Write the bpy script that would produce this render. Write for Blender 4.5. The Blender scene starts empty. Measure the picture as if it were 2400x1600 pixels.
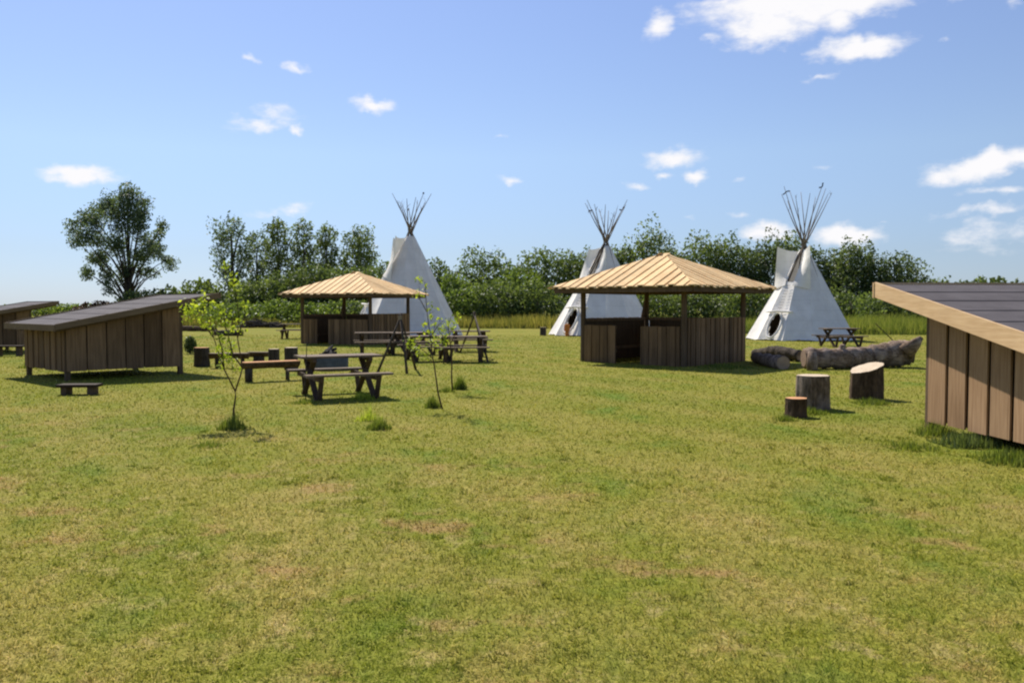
import bpy, math, random
import numpy as np
from mathutils import Vector, Matrix

# ------------------------------------------------------------------ camera, sky, sun, exposure
C = bpy.context.scene
F, HZ, H = 2000.0, 718.0, 1.6          # focal length in photo pixels, horizon row, eye height
cam = bpy.data.cameras.new('camera'); camo = bpy.data.objects.new('camera', cam)
C.collection.objects.link(camo); C.camera = camo
cam.sensor_width = 36; cam.lens = 36*F/2400; cam.clip_end = 5000; cam.clip_start = 0.05
PIT = math.atan((800-HZ)/F)
camo.location = (0, 0, H); camo.rotation_euler = (math.pi/2-PIT, 0, 0)

SUN_AZ, SUN_EL = -28.0, 46.0           # degrees from straight ahead (+ is right), elevation
sa, se = math.radians(SUN_AZ), math.radians(SUN_EL)
SDIR = Vector((math.sin(sa)*math.cos(se), math.cos(sa)*math.cos(se), math.sin(se)))
sun = bpy.data.lights.new('sun', 'SUN'); suno = bpy.data.objects.new('sun', sun); C.collection.objects.link(suno)
sun.energy = 5.0; sun.angle = math.radians(0.6); sun.color = (1.0, .94, .84)
suno.rotation_euler = SDIR.to_track_quat('Z', 'Y').to_euler()
C.view_settings.view_transform = 'Standard'; C.view_settings.look = 'None'
C.view_settings.gamma = 1; C.view_settings.exposure = 0.5
C.cycles.filter_width = 2.2
C.cycles.max_bounces = 6; C.cycles.transparent_max_bounces = 6

W = bpy.data.worlds.new('World'); C.world = W; W.use_nodes = True
SKY0, SKY1, SKY2, SKY3 = (.48,.61,1.0), (.64,.69,.91), (1.02,.98,1.05), (1.25,1.14,1.28)   # clear-air tint of the sky by height
def build_world():
    nt = W.node_tree; N = nt.nodes; L = nt.links; N.clear()
    out = N.new('ShaderNodeOutputWorld'); bg = N.new('ShaderNodeBackground')
    bg.inputs['Strength'].default_value = 0.078
    L.new(bg.outputs[0], out.inputs[0])
    sky = N.new('ShaderNodeTexSky'); sky.sky_type = 'NISHITA'; sky.sun_disc = False
    sky.sun_elevation = se; sky.sun_rotation = sa; sky.altitude = 0
    sky.air_density = 1.0; sky.dust_density = 0.1; sky.ozone_density = 2.0
    hs = N.new('ShaderNodeMix'); hs.data_type = 'RGBA'; hs.blend_type = 'MULTIPLY'
    hs.inputs[0].default_value = 1
    tz = N.new('ShaderNodeTexCoord'); sp = N.new('ShaderNodeSeparateXYZ'); L.new(tz.outputs['Generated'], sp.inputs[0])
    rz = N.new('ShaderNodeValToRGB'); els = rz.color_ramp.elements
    stops = [(0.0, SKY0), (.06, SKY1), (.17, SKY2), (.40, SKY3)]
    while len(els) < 4: els.new(.5)
    for i, (p, c) in enumerate(stops): els[i].position = p; els[i].color = (*c, 1)
    L.new(sp.outputs[2], rz.inputs[0]); L.new(rz.outputs[0], hs.inputs[7])
    L.new(sky.outputs[0], hs.inputs[6])
    tc = N.new('ShaderNodeTexCoord')
    nz = N.new('ShaderNodeTexNoise'); nz.inputs['Scale'].default_value = 30; nz.inputs['Detail'].default_value = 8
    nz.inputs['Roughness'].default_value = .62
    fl_ = N.new('ShaderNodeMapping'); fl_.inputs['Scale'].default_value = (.75, .75, 1.9); L.new(tc.outputs['Generated'], fl_.inputs[0]); L.new(fl_.outputs[0], nz.inputs['Vector'])
    nw = N.new('ShaderNodeTexNoise'); nw.inputs['Scale'].default_value = 45; nw.inputs['Detail'].default_value = 3
    L.new(tc.outputs['Generated'], nw.inputs['Vector'])
    sub = N.new('ShaderNodeVectorMath'); sub.operation = 'SUBTRACT'; sub.inputs[1].default_value = (.5, .5, .5)
    L.new(nw.outputs['Color'], sub.inputs[0])
    scl = N.new('ShaderNodeVectorMath'); scl.operation = 'SCALE'; scl.inputs['Scale'].default_value = .022
    L.new(sub.outputs[0], scl.inputs[0])
    add = N.new('ShaderNodeVectorMath'); add.operation = 'ADD'
    L.new(tc.outputs['Generated'], add.inputs[0]); L.new(scl.outputs[0], add.inputs[1])
    # (x, y, half width, half height, tilt degrees, density): cumulus clouds of a fair summer sky
    clouds = [(187,411,92,20,0,1.1),(592,148,22,10,0,.75),(699,170,38,12,0,.75),(645,270,58,22,0,.6),(612,296,78,18,0,.8),
      (702,309,16,11,0,.8),(880,252,56,17,0,1.1),(700,486,40,15,10,.7),(640,498,50,12,5,.4),(1542,70,30,36,-50,.8),(1835,28,230,42,0,1.15),
      (1790,68,120,40,0,1.1),(2000,20,110,30,0,1.0),(1950,55,60,30,0,.8),(2005,122,100,26,0,1.15),(1660,98,40,14,0,.6),(1908,186,50,9,0,.6),
      (1580,374,66,24,0,.95),(1628,411,38,15,0,.95),(1553,416,24,8,0,.7),(1488,438,30,12,0,.75),(1200,424,30,10,0,.6),
      (1174,323,16,6,0,.45),(2290,390,140,26,14,1.15),(2390,365,80,20,8,1.0),(2352,450,34,12,0,.55),(2290,450,50,10,0,.4),(2290,494,110,14,4,.6),
      (2300,555,110,36,0,.65),(2380,545,60,30,0,.6),(1975,553,80,26,0,1.1),(1800,543,70,18,0,1.0),(2352,22,24,12,0,.5),(2205,100,16,8,0,.4),
      (1612,515,18,7,0,.4),(1725,505,24,8,0,.4),(2060,527,20,7,0,.4),(1925,395,30,7,0,.35),(1730,420,26,8,0,.4),(2230,8,40,12,0,.35)]
    cur = None
    for (px, py, rx, ry, tilt, dn) in clouds:
        d = Vector((px-1200, F, HZ-py)); s = 1/d.length; d = d*s
        az = math.atan2(px-1200, F)
        mp = N.new('ShaderNodeMapping'); mp.vector_type = 'TEXTURE'
        mp.inputs['Location'].default_value = d
        mp.inputs['Rotation'].default_value = (0, -math.radians(tilt), -az)
        k = math.cos(az)
        mp.inputs['Scale'].default_value = (rx*s*k*1.25, .12, ry*s*1.35)
        L.new(add.outputs[0], mp.inputs['Vector'])
        ln = N.new('ShaderNodeVectorMath'); ln.operation = 'LENGTH'; L.new(mp.outputs[0], ln.inputs[0])
        mr = N.new('ShaderNodeMapRange'); mr.inputs[1].default_value = 1.15; mr.inputs[2].default_value = 0.15
        mr.inputs[3].default_value = 0; mr.inputs[4].default_value = dn*1.18
        L.new(ln.outputs['Value'], mr.inputs[0])
        if cur is None: cur = mr.outputs[0]
        else:
            mx = N.new('ShaderNodeMath'); mx.operation = 'MAXIMUM'; L.new(cur, mx.inputs[0]); L.new(mr.outputs[0], mx.inputs[1]); cur = mx.outputs[0]
    # density = mask minus a share of noise
    m1 = N.new('ShaderNodeMath'); m1.operation = 'MULTIPLY_ADD'; m1.inputs[1].default_value = 1.9; m1.inputs[2].default_value = -.95
    L.new(nz.outputs['Fac'], m1.inputs[0])
    m2 = N.new('ShaderNodeMath'); m2.operation = 'ADD'; L.new(cur, m2.inputs[0]); L.new(m1.outputs[0], m2.inputs[1])
    m3 = N.new('ShaderNodeMapRange'); m3.interpolation_type = 'SMOOTHSTEP'
    m3.inputs[1].default_value = .15; m3.inputs[2].default_value = 1.15; L.new(m2.outputs[0], m3.inputs[0])
    gate = N.new('ShaderNodeMath'); gate.operation = 'GREATER_THAN'; gate.inputs[1].default_value = 0.001; L.new(cur, gate.inputs[0])
    m4 = N.new('ShaderNodeMath'); m4.operation = 'MULTIPLY'; L.new(m3.outputs[0], m4.inputs[0]); L.new(gate.outputs[0], m4.inputs[1])
    # thin high veil, stronger towards the horizon
    mixc = N.new('ShaderNodeMix'); mixc.data_type = 'RGBA'
    mixc.inputs[7].default_value = (8.9, 8.8, 9.0, 1)
    L.new(m4.outputs[0], mixc.inputs[0]); L.new(hs.outputs[2], mixc.inputs[6])
    L.new(mixc.outputs[2], bg.inputs['Color'])
build_world()

# ------------------------------------------------------------------ helpers
R = math.radians
def ray(px, py):
    f = Vector((0, math.cos(PIT), -math.sin(PIT))); u = Vector((0, math.sin(PIT), math.cos(PIT)))
    return f*F + u*(800-py) + Vector((px-1200, 0, 0))
def G(px, py, z=0.0):                        # photo pixel -> point on the ground
    d = ray(px, py); t = (z-H)/d.z; return Vector((d.x*t, d.y*t, z))
def at(px, D, z=0.0):                        # photo column at depth D
    return Vector(((px-1200)/F*D, D, z))
def zat(py, D): return H + (HZ-py)/F*D

class MB:
    """collects shapes into one mesh; rnd is a per-face random value"""
    def __init__(s, seed=0): s.v = []; s.f = []; s.r = []; s.rng = random.Random(seed)
    def add(s, vs, fs, r=None):
        n = len(s.v); s.v += [tuple(v) for v in vs]
        r = s.rng.random() if r is None else r
        for f in fs: s.f.append(tuple(i+n for i in f)); s.r.append(r)
        return s
    def hexa(s, p, r=None):                  # 8 points: bottom 4, top 4
        return s.add(p, [(0,3,2,1),(4,5,6,7),(0,1,5,4),(1,2,6,5),(2,3,7,6),(3,0,4,7)], r)
    def box(s, x0, y0, z0, x1, y1, z1, r=None):
        return s.hexa([(x0,y0,z0),(x1,y0,z0),(x1,y1,z0),(x0,y1,z0),(x0,y0,z1),(x1,y0,z1),(x1,y1,z1),(x0,y1,z1)], r)
    def beam(s, a, b, w, h, up=(0,0,1), r=None):   # rectangular bar from a to b
        a = Vector(a); b = Vector(b); d = (b-a).normalized(); up = Vector(up)
        sd = d.cross(up); 
        if sd.length < 1e-4: sd = d.cross(Vector((1,0,0)))
        sd.normalize(); u = sd.cross(d).normalized()
        q = [(-1,-1),(1,-1),(1,1),(-1,1)]
        return s.hexa([a+sd*(x*w/2)+u*(y*h/2) for x,y in q]+[b+sd*(x*w/2)+u*(y*h/2) for x,y in q], r)
    def tube(s, pts, rad, n=8, cap=True, wob=0, r=None):
        pts = [Vector(p) for p in pts]; m = len(pts)
        if not isinstance(rad, (list, tuple)): rad = [rad]*m
        vs = []; fs = []
        ref = None
        for i, p in enumerate(pts):
            d = (pts[min(i+1,m-1)]-pts[max(i-1,0)]).normalized()
            if ref is None: ref = d.orthogonal().normalized()
            ref = (ref - d*ref.dot(d)).normalized(); b = d.cross(ref)
            for k in range(n):
                a = 2*math.pi*k/n; rr = rad[i]*(1+wob*(s.rng.random()-.5))
                vs.append(p+(ref*math.cos(a)+b*math.sin(a))*rr)
        for i in range(m-1):
            for k in range(n):
                fs.append((i*n+k, i*n+(k+1)%n, (i+1)*n+(k+1)%n, (i+1)*n+k))
        if cap:
            fs.append(tuple(reversed(range(n)))); fs.append(tuple(range((m-1)*n, m*n)))
        return s.add(vs, fs, r)
    def build(s, name, mat, parent=None, smooth=False):
        me = bpy.data.meshes.new(name); me.from_pydata(s.v, [], s.f); me.update()
        at_ = me.attributes.new('rnd', 'FLOAT', 'FACE'); at_.data.foreach_set('value', s.r)
        if smooth: me.polygons.foreach_set('use_smooth', [True]*len(me.polygons))
        me.materials.append(mat)
        o = bpy.data.objects.new(name, me); C.collection.objects.link(o)
        if parent is not None: o.parent = parent
        return o
def np_mesh(name, V, nper, rnd, mat, parent=None):  # V: (n*nper,3) polygons of nper corners
    n = len(V)//nper
    me = bpy.data.meshes.new(name)
    me.vertices.add(len(V)); me.vertices.foreach_set('co', V.astype(np.float32).ravel())
    me.loops.add(len(V)); me.loops.foreach_set('vertex_index', np.arange(len(V), dtype=np.int32))
    me.polygons.add(n); me.polygons.foreach_set('loop_start', np.arange(n, dtype=np.int32)*nper)
    me.update(calc_edges=True)
    a = me.attributes.new('rnd', 'FLOAT', 'FACE'); a.data.foreach_set('value', rnd.astype(np.float32))
    me.materials.append(mat)
    o = bpy.data.objects.new(name, me); C.collection.objects.link(o)
    if parent is not None: o.parent = parent
    return o
def tag(o, label=None, cat=None, group=None, kind=None):
    if label: o['label'] = label
    if cat: o['category'] = cat
    if group: o['group'] = group
    if kind: o['kind'] = kind
    return o
def empty(name, loc, rz=0, label=None, cat=None, group=None, scale=None):
    o = bpy.data.objects.new(name, None); C.collection.objects.link(o)
    o.location = loc; o.rotation_euler = (0, 0, rz)
    if scale: o.scale = scale if isinstance(scale, tuple) else (scale,)*3
    o.empty_display_size = .2
    return tag(o, label, cat, group)
def copy_tree(o, parent=None):
    c = o.copy(); C.collection.objects.link(c)
    if parent is not None:
        c.parent = parent
    for ch in list(o.children): copy_tree(ch, c)
    return c
def place(o, loc, rz, label, scale=None):
    o.location = loc; o.rotation_euler = (0, 0, rz); o['label'] = label
    if scale: o.scale = scale if isinstance(scale, tuple) else (scale,)*3
    return o

# ------------------------------------------------------------------ materials
def mat_base(name, rough=.8):
    m = bpy.data.materials.new(name); m.use_nodes = True
    nt = m.node_tree; b = nt.nodes['Principled BSDF']; b.inputs['Roughness'].default_value = rough
    b.inputs['Specular IOR Level'].default_value = .12
    return m, nt, nt.nodes, nt.links, b
def ramp(N, L, src, stops):
    r = N.new('ShaderNodeValToRGB'); e = r.color_ramp.elements
    while len(e) < len(stops): e.new(.5)
    for i, (p, c) in enumerate(stops): e[i].position = p; e[i].color = (*c, 1)
    L.new(src, r.inputs[0]); return r.outputs[0]
def attr(N, name='rnd'):
    a = N.new('ShaderNodeAttribute'); a.attribute_name = name; return a.outputs['Fac']
def mixc(N, L, fac, a, b, mode='MIX'):
    m = N.new('ShaderNodeMix'); m.data_type = 'RGBA'; m.blend_type = mode
    for s, v in ((0, fac), (6, a), (7, b)):
        if isinstance(v, (int, float)): m.inputs[s].default_value = v
        elif isinstance(v, tuple): m.inputs[s].default_value = (*v, 1)
        else: L.new(v, m.inputs[s])
    return m.outputs[2]
def noise(N, L, scale, detail=3, rough=.5, vec=None, mscale=None):
    t = N.new('ShaderNodeTexNoise'); t.inputs['Scale'].default_value = scale
    t.inputs['Detail'].default_value = detail; t.inputs['Roughness'].default_value = rough
    if vec is None: vec = N.new('ShaderNodeTexCoord').outputs['Object']
    if mscale:
        mp = N.new('ShaderNodeMapping'); mp.inputs['Scale'].default_value = mscale; L.new(vec, mp.inputs[0]); vec = mp.outputs[0]
    L.new(vec, t.inputs['Vector']); return t.outputs['Fac']
def bump(N, L, h, b, strength=.3, dist=.01):
    bp = N.new('ShaderNodeBump'); bp.inputs['Strength'].default_value = strength; bp.inputs['Distance'].default_value = dist
    L.new(h, bp.inputs['Height']); L.new(bp.outputs[0], b.inputs['Normal'])

def wood(name, c0, c1, grain=(30, 30, 1.5), var=.5, rough=.8, knots=True):
    m, nt, N, L, b = mat_base(name, rough)
    g = noise(N, L, 1, 5, .6, mscale=grain)
    big = noise(N, L, 1.3, 3)
    c = ramp(N, L, g, [(.25, c0), (.75, c1)])
    sh = ramp(N, L, attr(N), [(0, (1-var,)*3), (1, (1, 1, 1))])
    c = mixc(N, L, 1.0, c, sh, 'MULTIPLY')
    st = ramp(N, L, big, [(.35, (.78, .76, .74)), (.65, (1, 1, 1))])
    c = mixc(N, L, .7, c, st, 'MULTIPLY')
    L.new(c, b.inputs['Base Color']); bump(N, L, g, b, .5, .004)
    return m
M = {}
M['clad'] = wood('shaded cladding', (.165, .098, .048), (.38, .24, .128), var=.5)  # darker copy of the shelter boards, shade put into the colour
M['clad_lit'] = wood('sunlit cladding', (.27, .155, .08), (.50, .32, .18), var=.2)  # same boards on the sunny side, sunlight put into the colour
M['fascia'] = wood('sunlit pine fascia', (.56, .355, .18), (.80, .57, .33), grain=(2, 30, 30), var=.12)  # fascia wood with sunlight put into the colour
M['fascia_shaded'] = wood('shaded fascia', (.14, .10, .06), (.26, .18, .105), grain=(2, 30, 30), var=.15)  # same fascia wood with shade put into the colour
M['roofboard'] = wood('fresh larch boards', (.84, .52, .235), (.98, .745, .41), grain=(6, 6, 6), var=.26)
M['post'] = wood('dark post', (.085, .055, .032), (.20, .135, .08), var=.2)
M['painted_shade'] = wood('dark wall lining', (.03, .018, .012), (.06, .04, .025), var=.1)  # near-black shade colour for board gaps and low bench seats
M['dark'] = wood('dark stained timber', (.06, .040, .027), (.16, .11, .073), grain=(8, 8, 8), var=.3)
M['greytop'] = wood('grey weathered timber', (.13, .092, .062), (.31, .235, .165), grain=(4, 20, 20), var=.3)
M['cut'] = None
def cut_mat(name, c0, c1):
    m, nt, N, L, b = mat_base(name, .85)
    tc = N.new('ShaderNodeTexCoord').outputs['Object']
    ml = N.new('ShaderNodeMapping'); ml.inputs['Scale'].default_value = (1, 1, 0); L.new(tc, ml.inputs[0])
    wv = N.new('ShaderNodeTexWave'); wv.wave_type = 'RINGS'; wv.rings_direction = 'SPHERICAL'
    wv.inputs['Scale'].default_value = 14; wv.inputs['Distortion'].default_value = 3; wv.inputs['Detail'].default_value = 3
    L.new(ml.outputs[0], wv.inputs['Vector'])
    c = ramp(N, L, wv.outputs['Fac'], [(0, c0), (1, c1)])
    n = noise(N, L, 6, 4); c = mixc(N, L, .5, c, ramp(N, L, n, [(.3, (.6, .55, .5)), (.7, (1, 1, 1))]), 'MULTIPLY')
    L.new(c, b.inputs['Base Color']); return m
M['cut'] = cut_mat('cut wood', (.48, .37, .25), (.72, .60, .45))
M['cut_old'] = cut_mat('old cut wood', (.16, .11, .075), (.40, .29, .20))
M['cut_orange'] = cut_mat('orange cut wood', (.50, .24, .11), (.72, .40, .20))
def bark(name, c0, c1, c2, ms=(22, 22, 5)):
    m, nt, N, L, b = mat_base(name, .95)
    g = noise(N, L, 1, 6, .7, mscale=ms); g2 = noise(N, L, 3.5, 4, .6)
    c = ramp(N, L, g, [(.25, c0), (.6, c1), (.85, c2)])
    c = mixc(N, L, ramp(N, L, g2, [(.45, (0,0,0)), (.8, (.8,.8,.8))]), c, c2)
    c = mixc(N, L, .5, c, ramp(N, L, g, [(.3, (.4,.4,.4)), (.6, (1,1,1))]), 'MULTIPLY')
    L.new(c, b.inputs['Base Color']); bump(N, L, g, b, .9, .02); return m
M['bark'] = bark('grey brown bark', (.035, .022, .014), (.10, .066, .042), (.20, .135, .085))
M['bark_pale'] = bark('pale stripped bark', (.04, .028, .02), (.23, .165, .12), (.60, .47, .38))
M['bark_log'] = bark('weathered fallen trunk', (.04, .027, .018), (.25, .175, .125), (.64, .50, .40), (4, 20, 20))
M['bark_dark'] = bark('dark bark', (.03, .025, .02), (.085, .07, .055), (.15, .12, .10))
M['pole'] = bark('peeled poles', (.10, .075, .055), (.24, .19, .15), (.34, .28, .22))

def felt():
    m, nt, N, L, b = mat_base('roofing felt', .9)
    n = noise(N, L, 2.5, 5, .6); f = noise(N, L, 220, 2)
    c = ramp(N, L, n, [(.3, (.085, .075, .078)), (.7, (.125, .112, .115))])
    c = mixc(N, L, .6, c, ramp(N, L, f, [(.3, (.6,.6,.6)), (.7, (1.0,1,1))]), 'MULTIPLY')
    L.new(c, b.inputs['Base Color']); bump(N, L, f, b, .4, .003); return m
M['felt'] = felt()

def canvas():
    m, nt, N, L, b = mat_base('teepee canvas', .95)
    n = noise(N, L, 1.2, 4, .6); st = noise(N, L, 1, 4, .6, mscale=(3, 3, .5)); tc = N.new('ShaderNodeTexCoord').outputs['Object']
    c = ramp(N, L, n, [(.3, (.76, .725, .67)), (.7, (.89, .855, .80))])
    c = mixc(N, L, .35, c, ramp(N, L, st, [(.35, (.82, .80, .76)), (.6, (1, 1, 1))]), 'MULTIPLY')
    wv = N.new('ShaderNodeTexWave'); wv.bands_direction = 'Z'; wv.inputs['Scale'].default_value = .55; wv.inputs['Distortion'].default_value = .15
    L.new(tc, wv.inputs['Vector'])
    seam = ramp(N, L, wv.outputs['Fac'], [(.0, (.82,.82,.82)), (.02, (1,1,1))])
    c = mixc(N, L, .4, c, seam, 'MULTIPLY')
    L.new(c, b.inputs['Base Color'])
    w = noise(N, L, 2.2, 3, .5); bump(N, L, w, b, .35, .08)
    tr = N.new('ShaderNodeBsdfTranslucent'); L.new(c, tr.inputs[0])
    ms = N.new('ShaderNodeMixShader'); ms.inputs[0].default_value = .09
    out = N['Material Output']; L.new(b.outputs[0], ms.inputs[1]); L.new(tr.outputs[0], ms.inputs[2]); L.new(ms.outputs[0], out.inputs[0])
    return m
M['canvas'] = canvas()

def leaf(name, c0, c1, c2, trans=.35, patch=.25):
    m, nt, N, L, b = mat_base(name, .55)
    b.inputs['Specular IOR Level'].default_value = .3
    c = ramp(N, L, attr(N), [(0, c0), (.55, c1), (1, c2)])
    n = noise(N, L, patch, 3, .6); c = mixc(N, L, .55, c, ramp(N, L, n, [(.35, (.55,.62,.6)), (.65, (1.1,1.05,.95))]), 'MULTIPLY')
    L.new(c, b.inputs['Base Color'])
    tr = N.new('ShaderNodeBsdfTranslucent')
    L.new(mixc(N, L, 1.0, c, (1.3, 1.25, .6), 'MULTIPLY'), tr.inputs[0])
    ms = N.new('ShaderNodeMixShader'); ms.inputs[0].default_value = trans
    L.new(b.outputs[0], ms.inputs[1]); L.new(tr.outputs[0], ms.inputs[2]); L.new(ms.outputs[0], N['Material Output'].inputs[0])
    return m
M['leaf_hedge'] = leaf('hedge leaves', (.05, .075, .026), (.125, .175, .055), (.235, .30, .105), .42)
M['leaf_dark'] = leaf('dark leaves', (.045, .066, .027), (.105, .148, .052), (.20, .25, .10), .4)
M['leaf_fresh'] = leaf('fresh green leaves', (.065, .10, .022), (.14, .205, .045), (.25, .33, .085), .42)
M['leaf_poplar'] = leaf('poplar leaves', (.045, .075, .045), (.11, .155, .085), (.21, .27, .16), .42)
M['leaf_red'] = leaf('purple leaves', (.04, .02, .018), (.09, .045, .03), (.13, .08, .05), .25)
M['leaf_sapling'] = leaf('yellow green leaves', (.20, .27, .03), (.33, .42, .05), (.48, .56, .09), .5)

def grass_color(N, L, blades=False):
    geo = N.new('ShaderNodeNewGeometry').outputs['Position']
    def nn(s, d, r, ms=None): return noise(N, L, s, d, r, vec=geo, mscale=ms)
    big = nn(.22, 4, .6, (1, .6, 1)); mid = nn(.9, 5, .65, (1, .55, 1)); fine = nn(9, 4, .7); mott = nn(3.2, 5, .75)
    sp = N.new('ShaderNodeSeparateXYZ'); L.new(geo, sp.inputs[0])
    # the close-cut corner nearest the viewer is dry and trampled; beyond it the lawn is greener
    dry = N.new('ShaderNodeMath'); dry.operation = 'MULTIPLY_ADD'; dry.inputs[1].default_value = .35; L.new(sp.outputs[0], dry.inputs[0]); L.new(sp.outputs[1], dry.inputs[2])
    wob = N.new('ShaderNodeMath'); wob.operation = 'MULTIPLY_ADD'; wob.inputs[1].default_value = 9.0; L.new(big, wob.inputs[0]); L.new(dry.outputs[0], wob.inputs[2])
    dm = N.new('ShaderNodeMapRange'); dm.inputs[1].default_value = 17; dm.inputs[2].default_value = 8.5; L.new(wob.outputs[0], dm.inputs[0]); dm = dm.outputs[0]
    def both(a, k=1.0):
        m = N.new('ShaderNodeMath'); m.operation = 'MULTIPLY'; L.new(a, m.inputs[0])
        q = N.new('ShaderNodeMapRange'); q.inputs[3].default_value = 1-k; L.new(dm, q.inputs[0]); L.new(q.outputs[0], m.inputs[1]); return m.outputs[0]
    c = ramp(N, L, big, [(.32, (.175, .203, .027)), (.5, (.222, .225, .034)), (.68, (.262, .244, .048))])
    c = mixc(N, L, both(ramp(N, L, mid, [(.48, (0,0,0)), (.66, (.85,.85,.85))]), .75), c, (.39, .292, .11))
    c = mixc(N, L, both(ramp(N, L, mott, [(.54, (0,0,0)), (.68, (.8,.8,.8))]), .85), c, (.42, .33, .15))
    c = mixc(N, L, both(ramp(N, L, mott, [(.33, (.6,.6,.6)), (.44, (0,0,0))]), .6), c, (.125, .16, .03))
    c = mixc(N, L, ramp(N, L, mid, [(.32, (.8,.8,.8)), (.45, (0,0,0))]), c, (.13, .20, .028))
    red = nn(1.1, 5, .65, (.8, 1, 1)); c = mixc(N, L, both(ramp(N, L, red, [(.56, (0,0,0)), (.66, (.8,.8,.8))]), .9), c, (.37, .22, .11))
    # faint mower bands
    wv = N.new('ShaderNodeTexWave'); wv.inputs['Scale'].default_value = .16; wv.inputs['Distortion'].default_value = 1.2
    wv.inputs['Detail'].default_value = 3; wv.inputs['Detail Scale'].default_value = .6
    mp = N.new('ShaderNodeMapping'); mp.inputs['Rotation'].default_value = (0, 0, R(-42)); L.new(geo, mp.inputs[0]); L.new(mp.outputs[0], wv.inputs['Vector'])
    c = mixc(N, L, ramp(N, L, wv.outputs['Fac'], [(.45, (0,0,0)), (.95, (.30,.30,.30))]), c, (.34, .28, .08))
    return c, fine, geo
def lawn_mat():
    m, nt, N, L, b = mat_base('mown lawn', 1.0); b.inputs['Specular IOR Level'].default_value = .05
    c, fine, geo = grass_color(N, L)
    vf = noise(N, L, 28, 4, .7, vec=geo)
    c = mixc(N, L, .8, c, ramp(N, L, fine, [(.3, (.6,.62,.6)), (.7, (1.15,1.12,1.1))]), 'MULTIPLY')
    c = mixc(N, L, .8, c, ramp(N, L, vf, [(.3, (.55,.57,.55)), (.7, (1.2,1.18,1.15))]), 'MULTIPLY')
    L.new(c, b.inputs['Base Color']); bump(N, L, vf, b, .5, .03); return m
M['lawn'] = lawn_mat()
def blade_mat():
    m, nt, N, L, b = mat_base('grass blades', .7); b.inputs['Specular IOR Level'].default_value = .15
    c, fine, geo = grass_color(N, L)
    c = mixc(N, L, 1.0, c, ramp(N, L, attr(N), [(0, (.85,.98,.65)), (.45, (1.22,1.27,.95)), (.85, (1.55,1.48,1.15)), (1, (2.3,2.0,1.9))]), 'MULTIPLY')
    L.new(c, b.inputs['Base Color'])
    tr = N.new('ShaderNodeBsdfTranslucent'); L.new(c, tr.inputs[0])
    ms = N.new('ShaderNodeMixShader'); ms.inputs[0].default_value = .35
    L.new(b.outputs[0], ms.inputs[1]); L.new(tr.outputs[0], ms.inputs[2]); L.new(ms.outputs[0], N['Material Output'].inputs[0]); return m
M['blade'] = blade_mat()
M['meadow'] = leaf('tall meadow grass', (.10, .12, .03), (.20, .195, .055), (.34, .30, .10), .4, .12)
M['meadow_green'] = leaf('greener meadow grass', (.09, .13, .028), (.16, .20, .045), (.28, .29, .09), .4, .12)
M['tuft'] = leaf('lush grass tuft', (.07, .11, .018), (.15, .20, .035), (.26, .30, .07), .4, 1.0)
def plain(name, col, rough=.8, n0=.7, sc=5, metal=0):
    m, nt, N, L, b = mat_base(name, rough); b.inputs['Metallic'].default_value = metal
    n = noise(N, L, sc, 5, .6); L.new(mixc(N, L, 1.0, col, ramp(N, L, n, [(.3, (n0,)*3), (.7, (1.1,)*3)]), 'MULTIPLY'), b.inputs['Base Color'])
    bump(N, L, n, b, .3, .01); return m
M['steel'] = plain('sooty grey metal', (.12, .125, .11), .6, .6, 6)
M['added_liner'] = plain('brown tent liner', (.30, .22, .13), .95)  # for the inner cloth added to darken the tepee doors
M['char'] = plain('charred wood', (.05, .045, .042), .9, .4, 9)
M['ash'] = plain('pale ash', (.42, .40, .38), .95)
M['rope'] = plain('rope', (.30, .24, .17), .9)
M['red_cloth'] = plain('red ribbon', (.45, .08, .06), .8)
M['orange_cloth'] = plain('orange blanket', (.60, .22, .06), .9)
M['dark_cloth'] = plain('dark ribbon', (.06, .06, .08), .9)

# ------------------------------------------------------------------ ground
g = MB(); xs = [-2500, -120, -60, -30, -15, 0, 15, 30, 60, 120, 2500]; ys = [-400, -10, 0, 10, 20, 40, 80, 160, 3500]
vs = [(x, y, 0) for y in ys for x in xs]; nx = len(xs)
fs = [(j*nx+i, j*nx+i+1, (j+1)*nx+i+1, (j+1)*nx+i) for j in range(len(ys)-1) for i in range(nx-1)]
g.add(vs, fs, .5); tag(g.build('lawn', M['lawn']), kind='structure')

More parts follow.
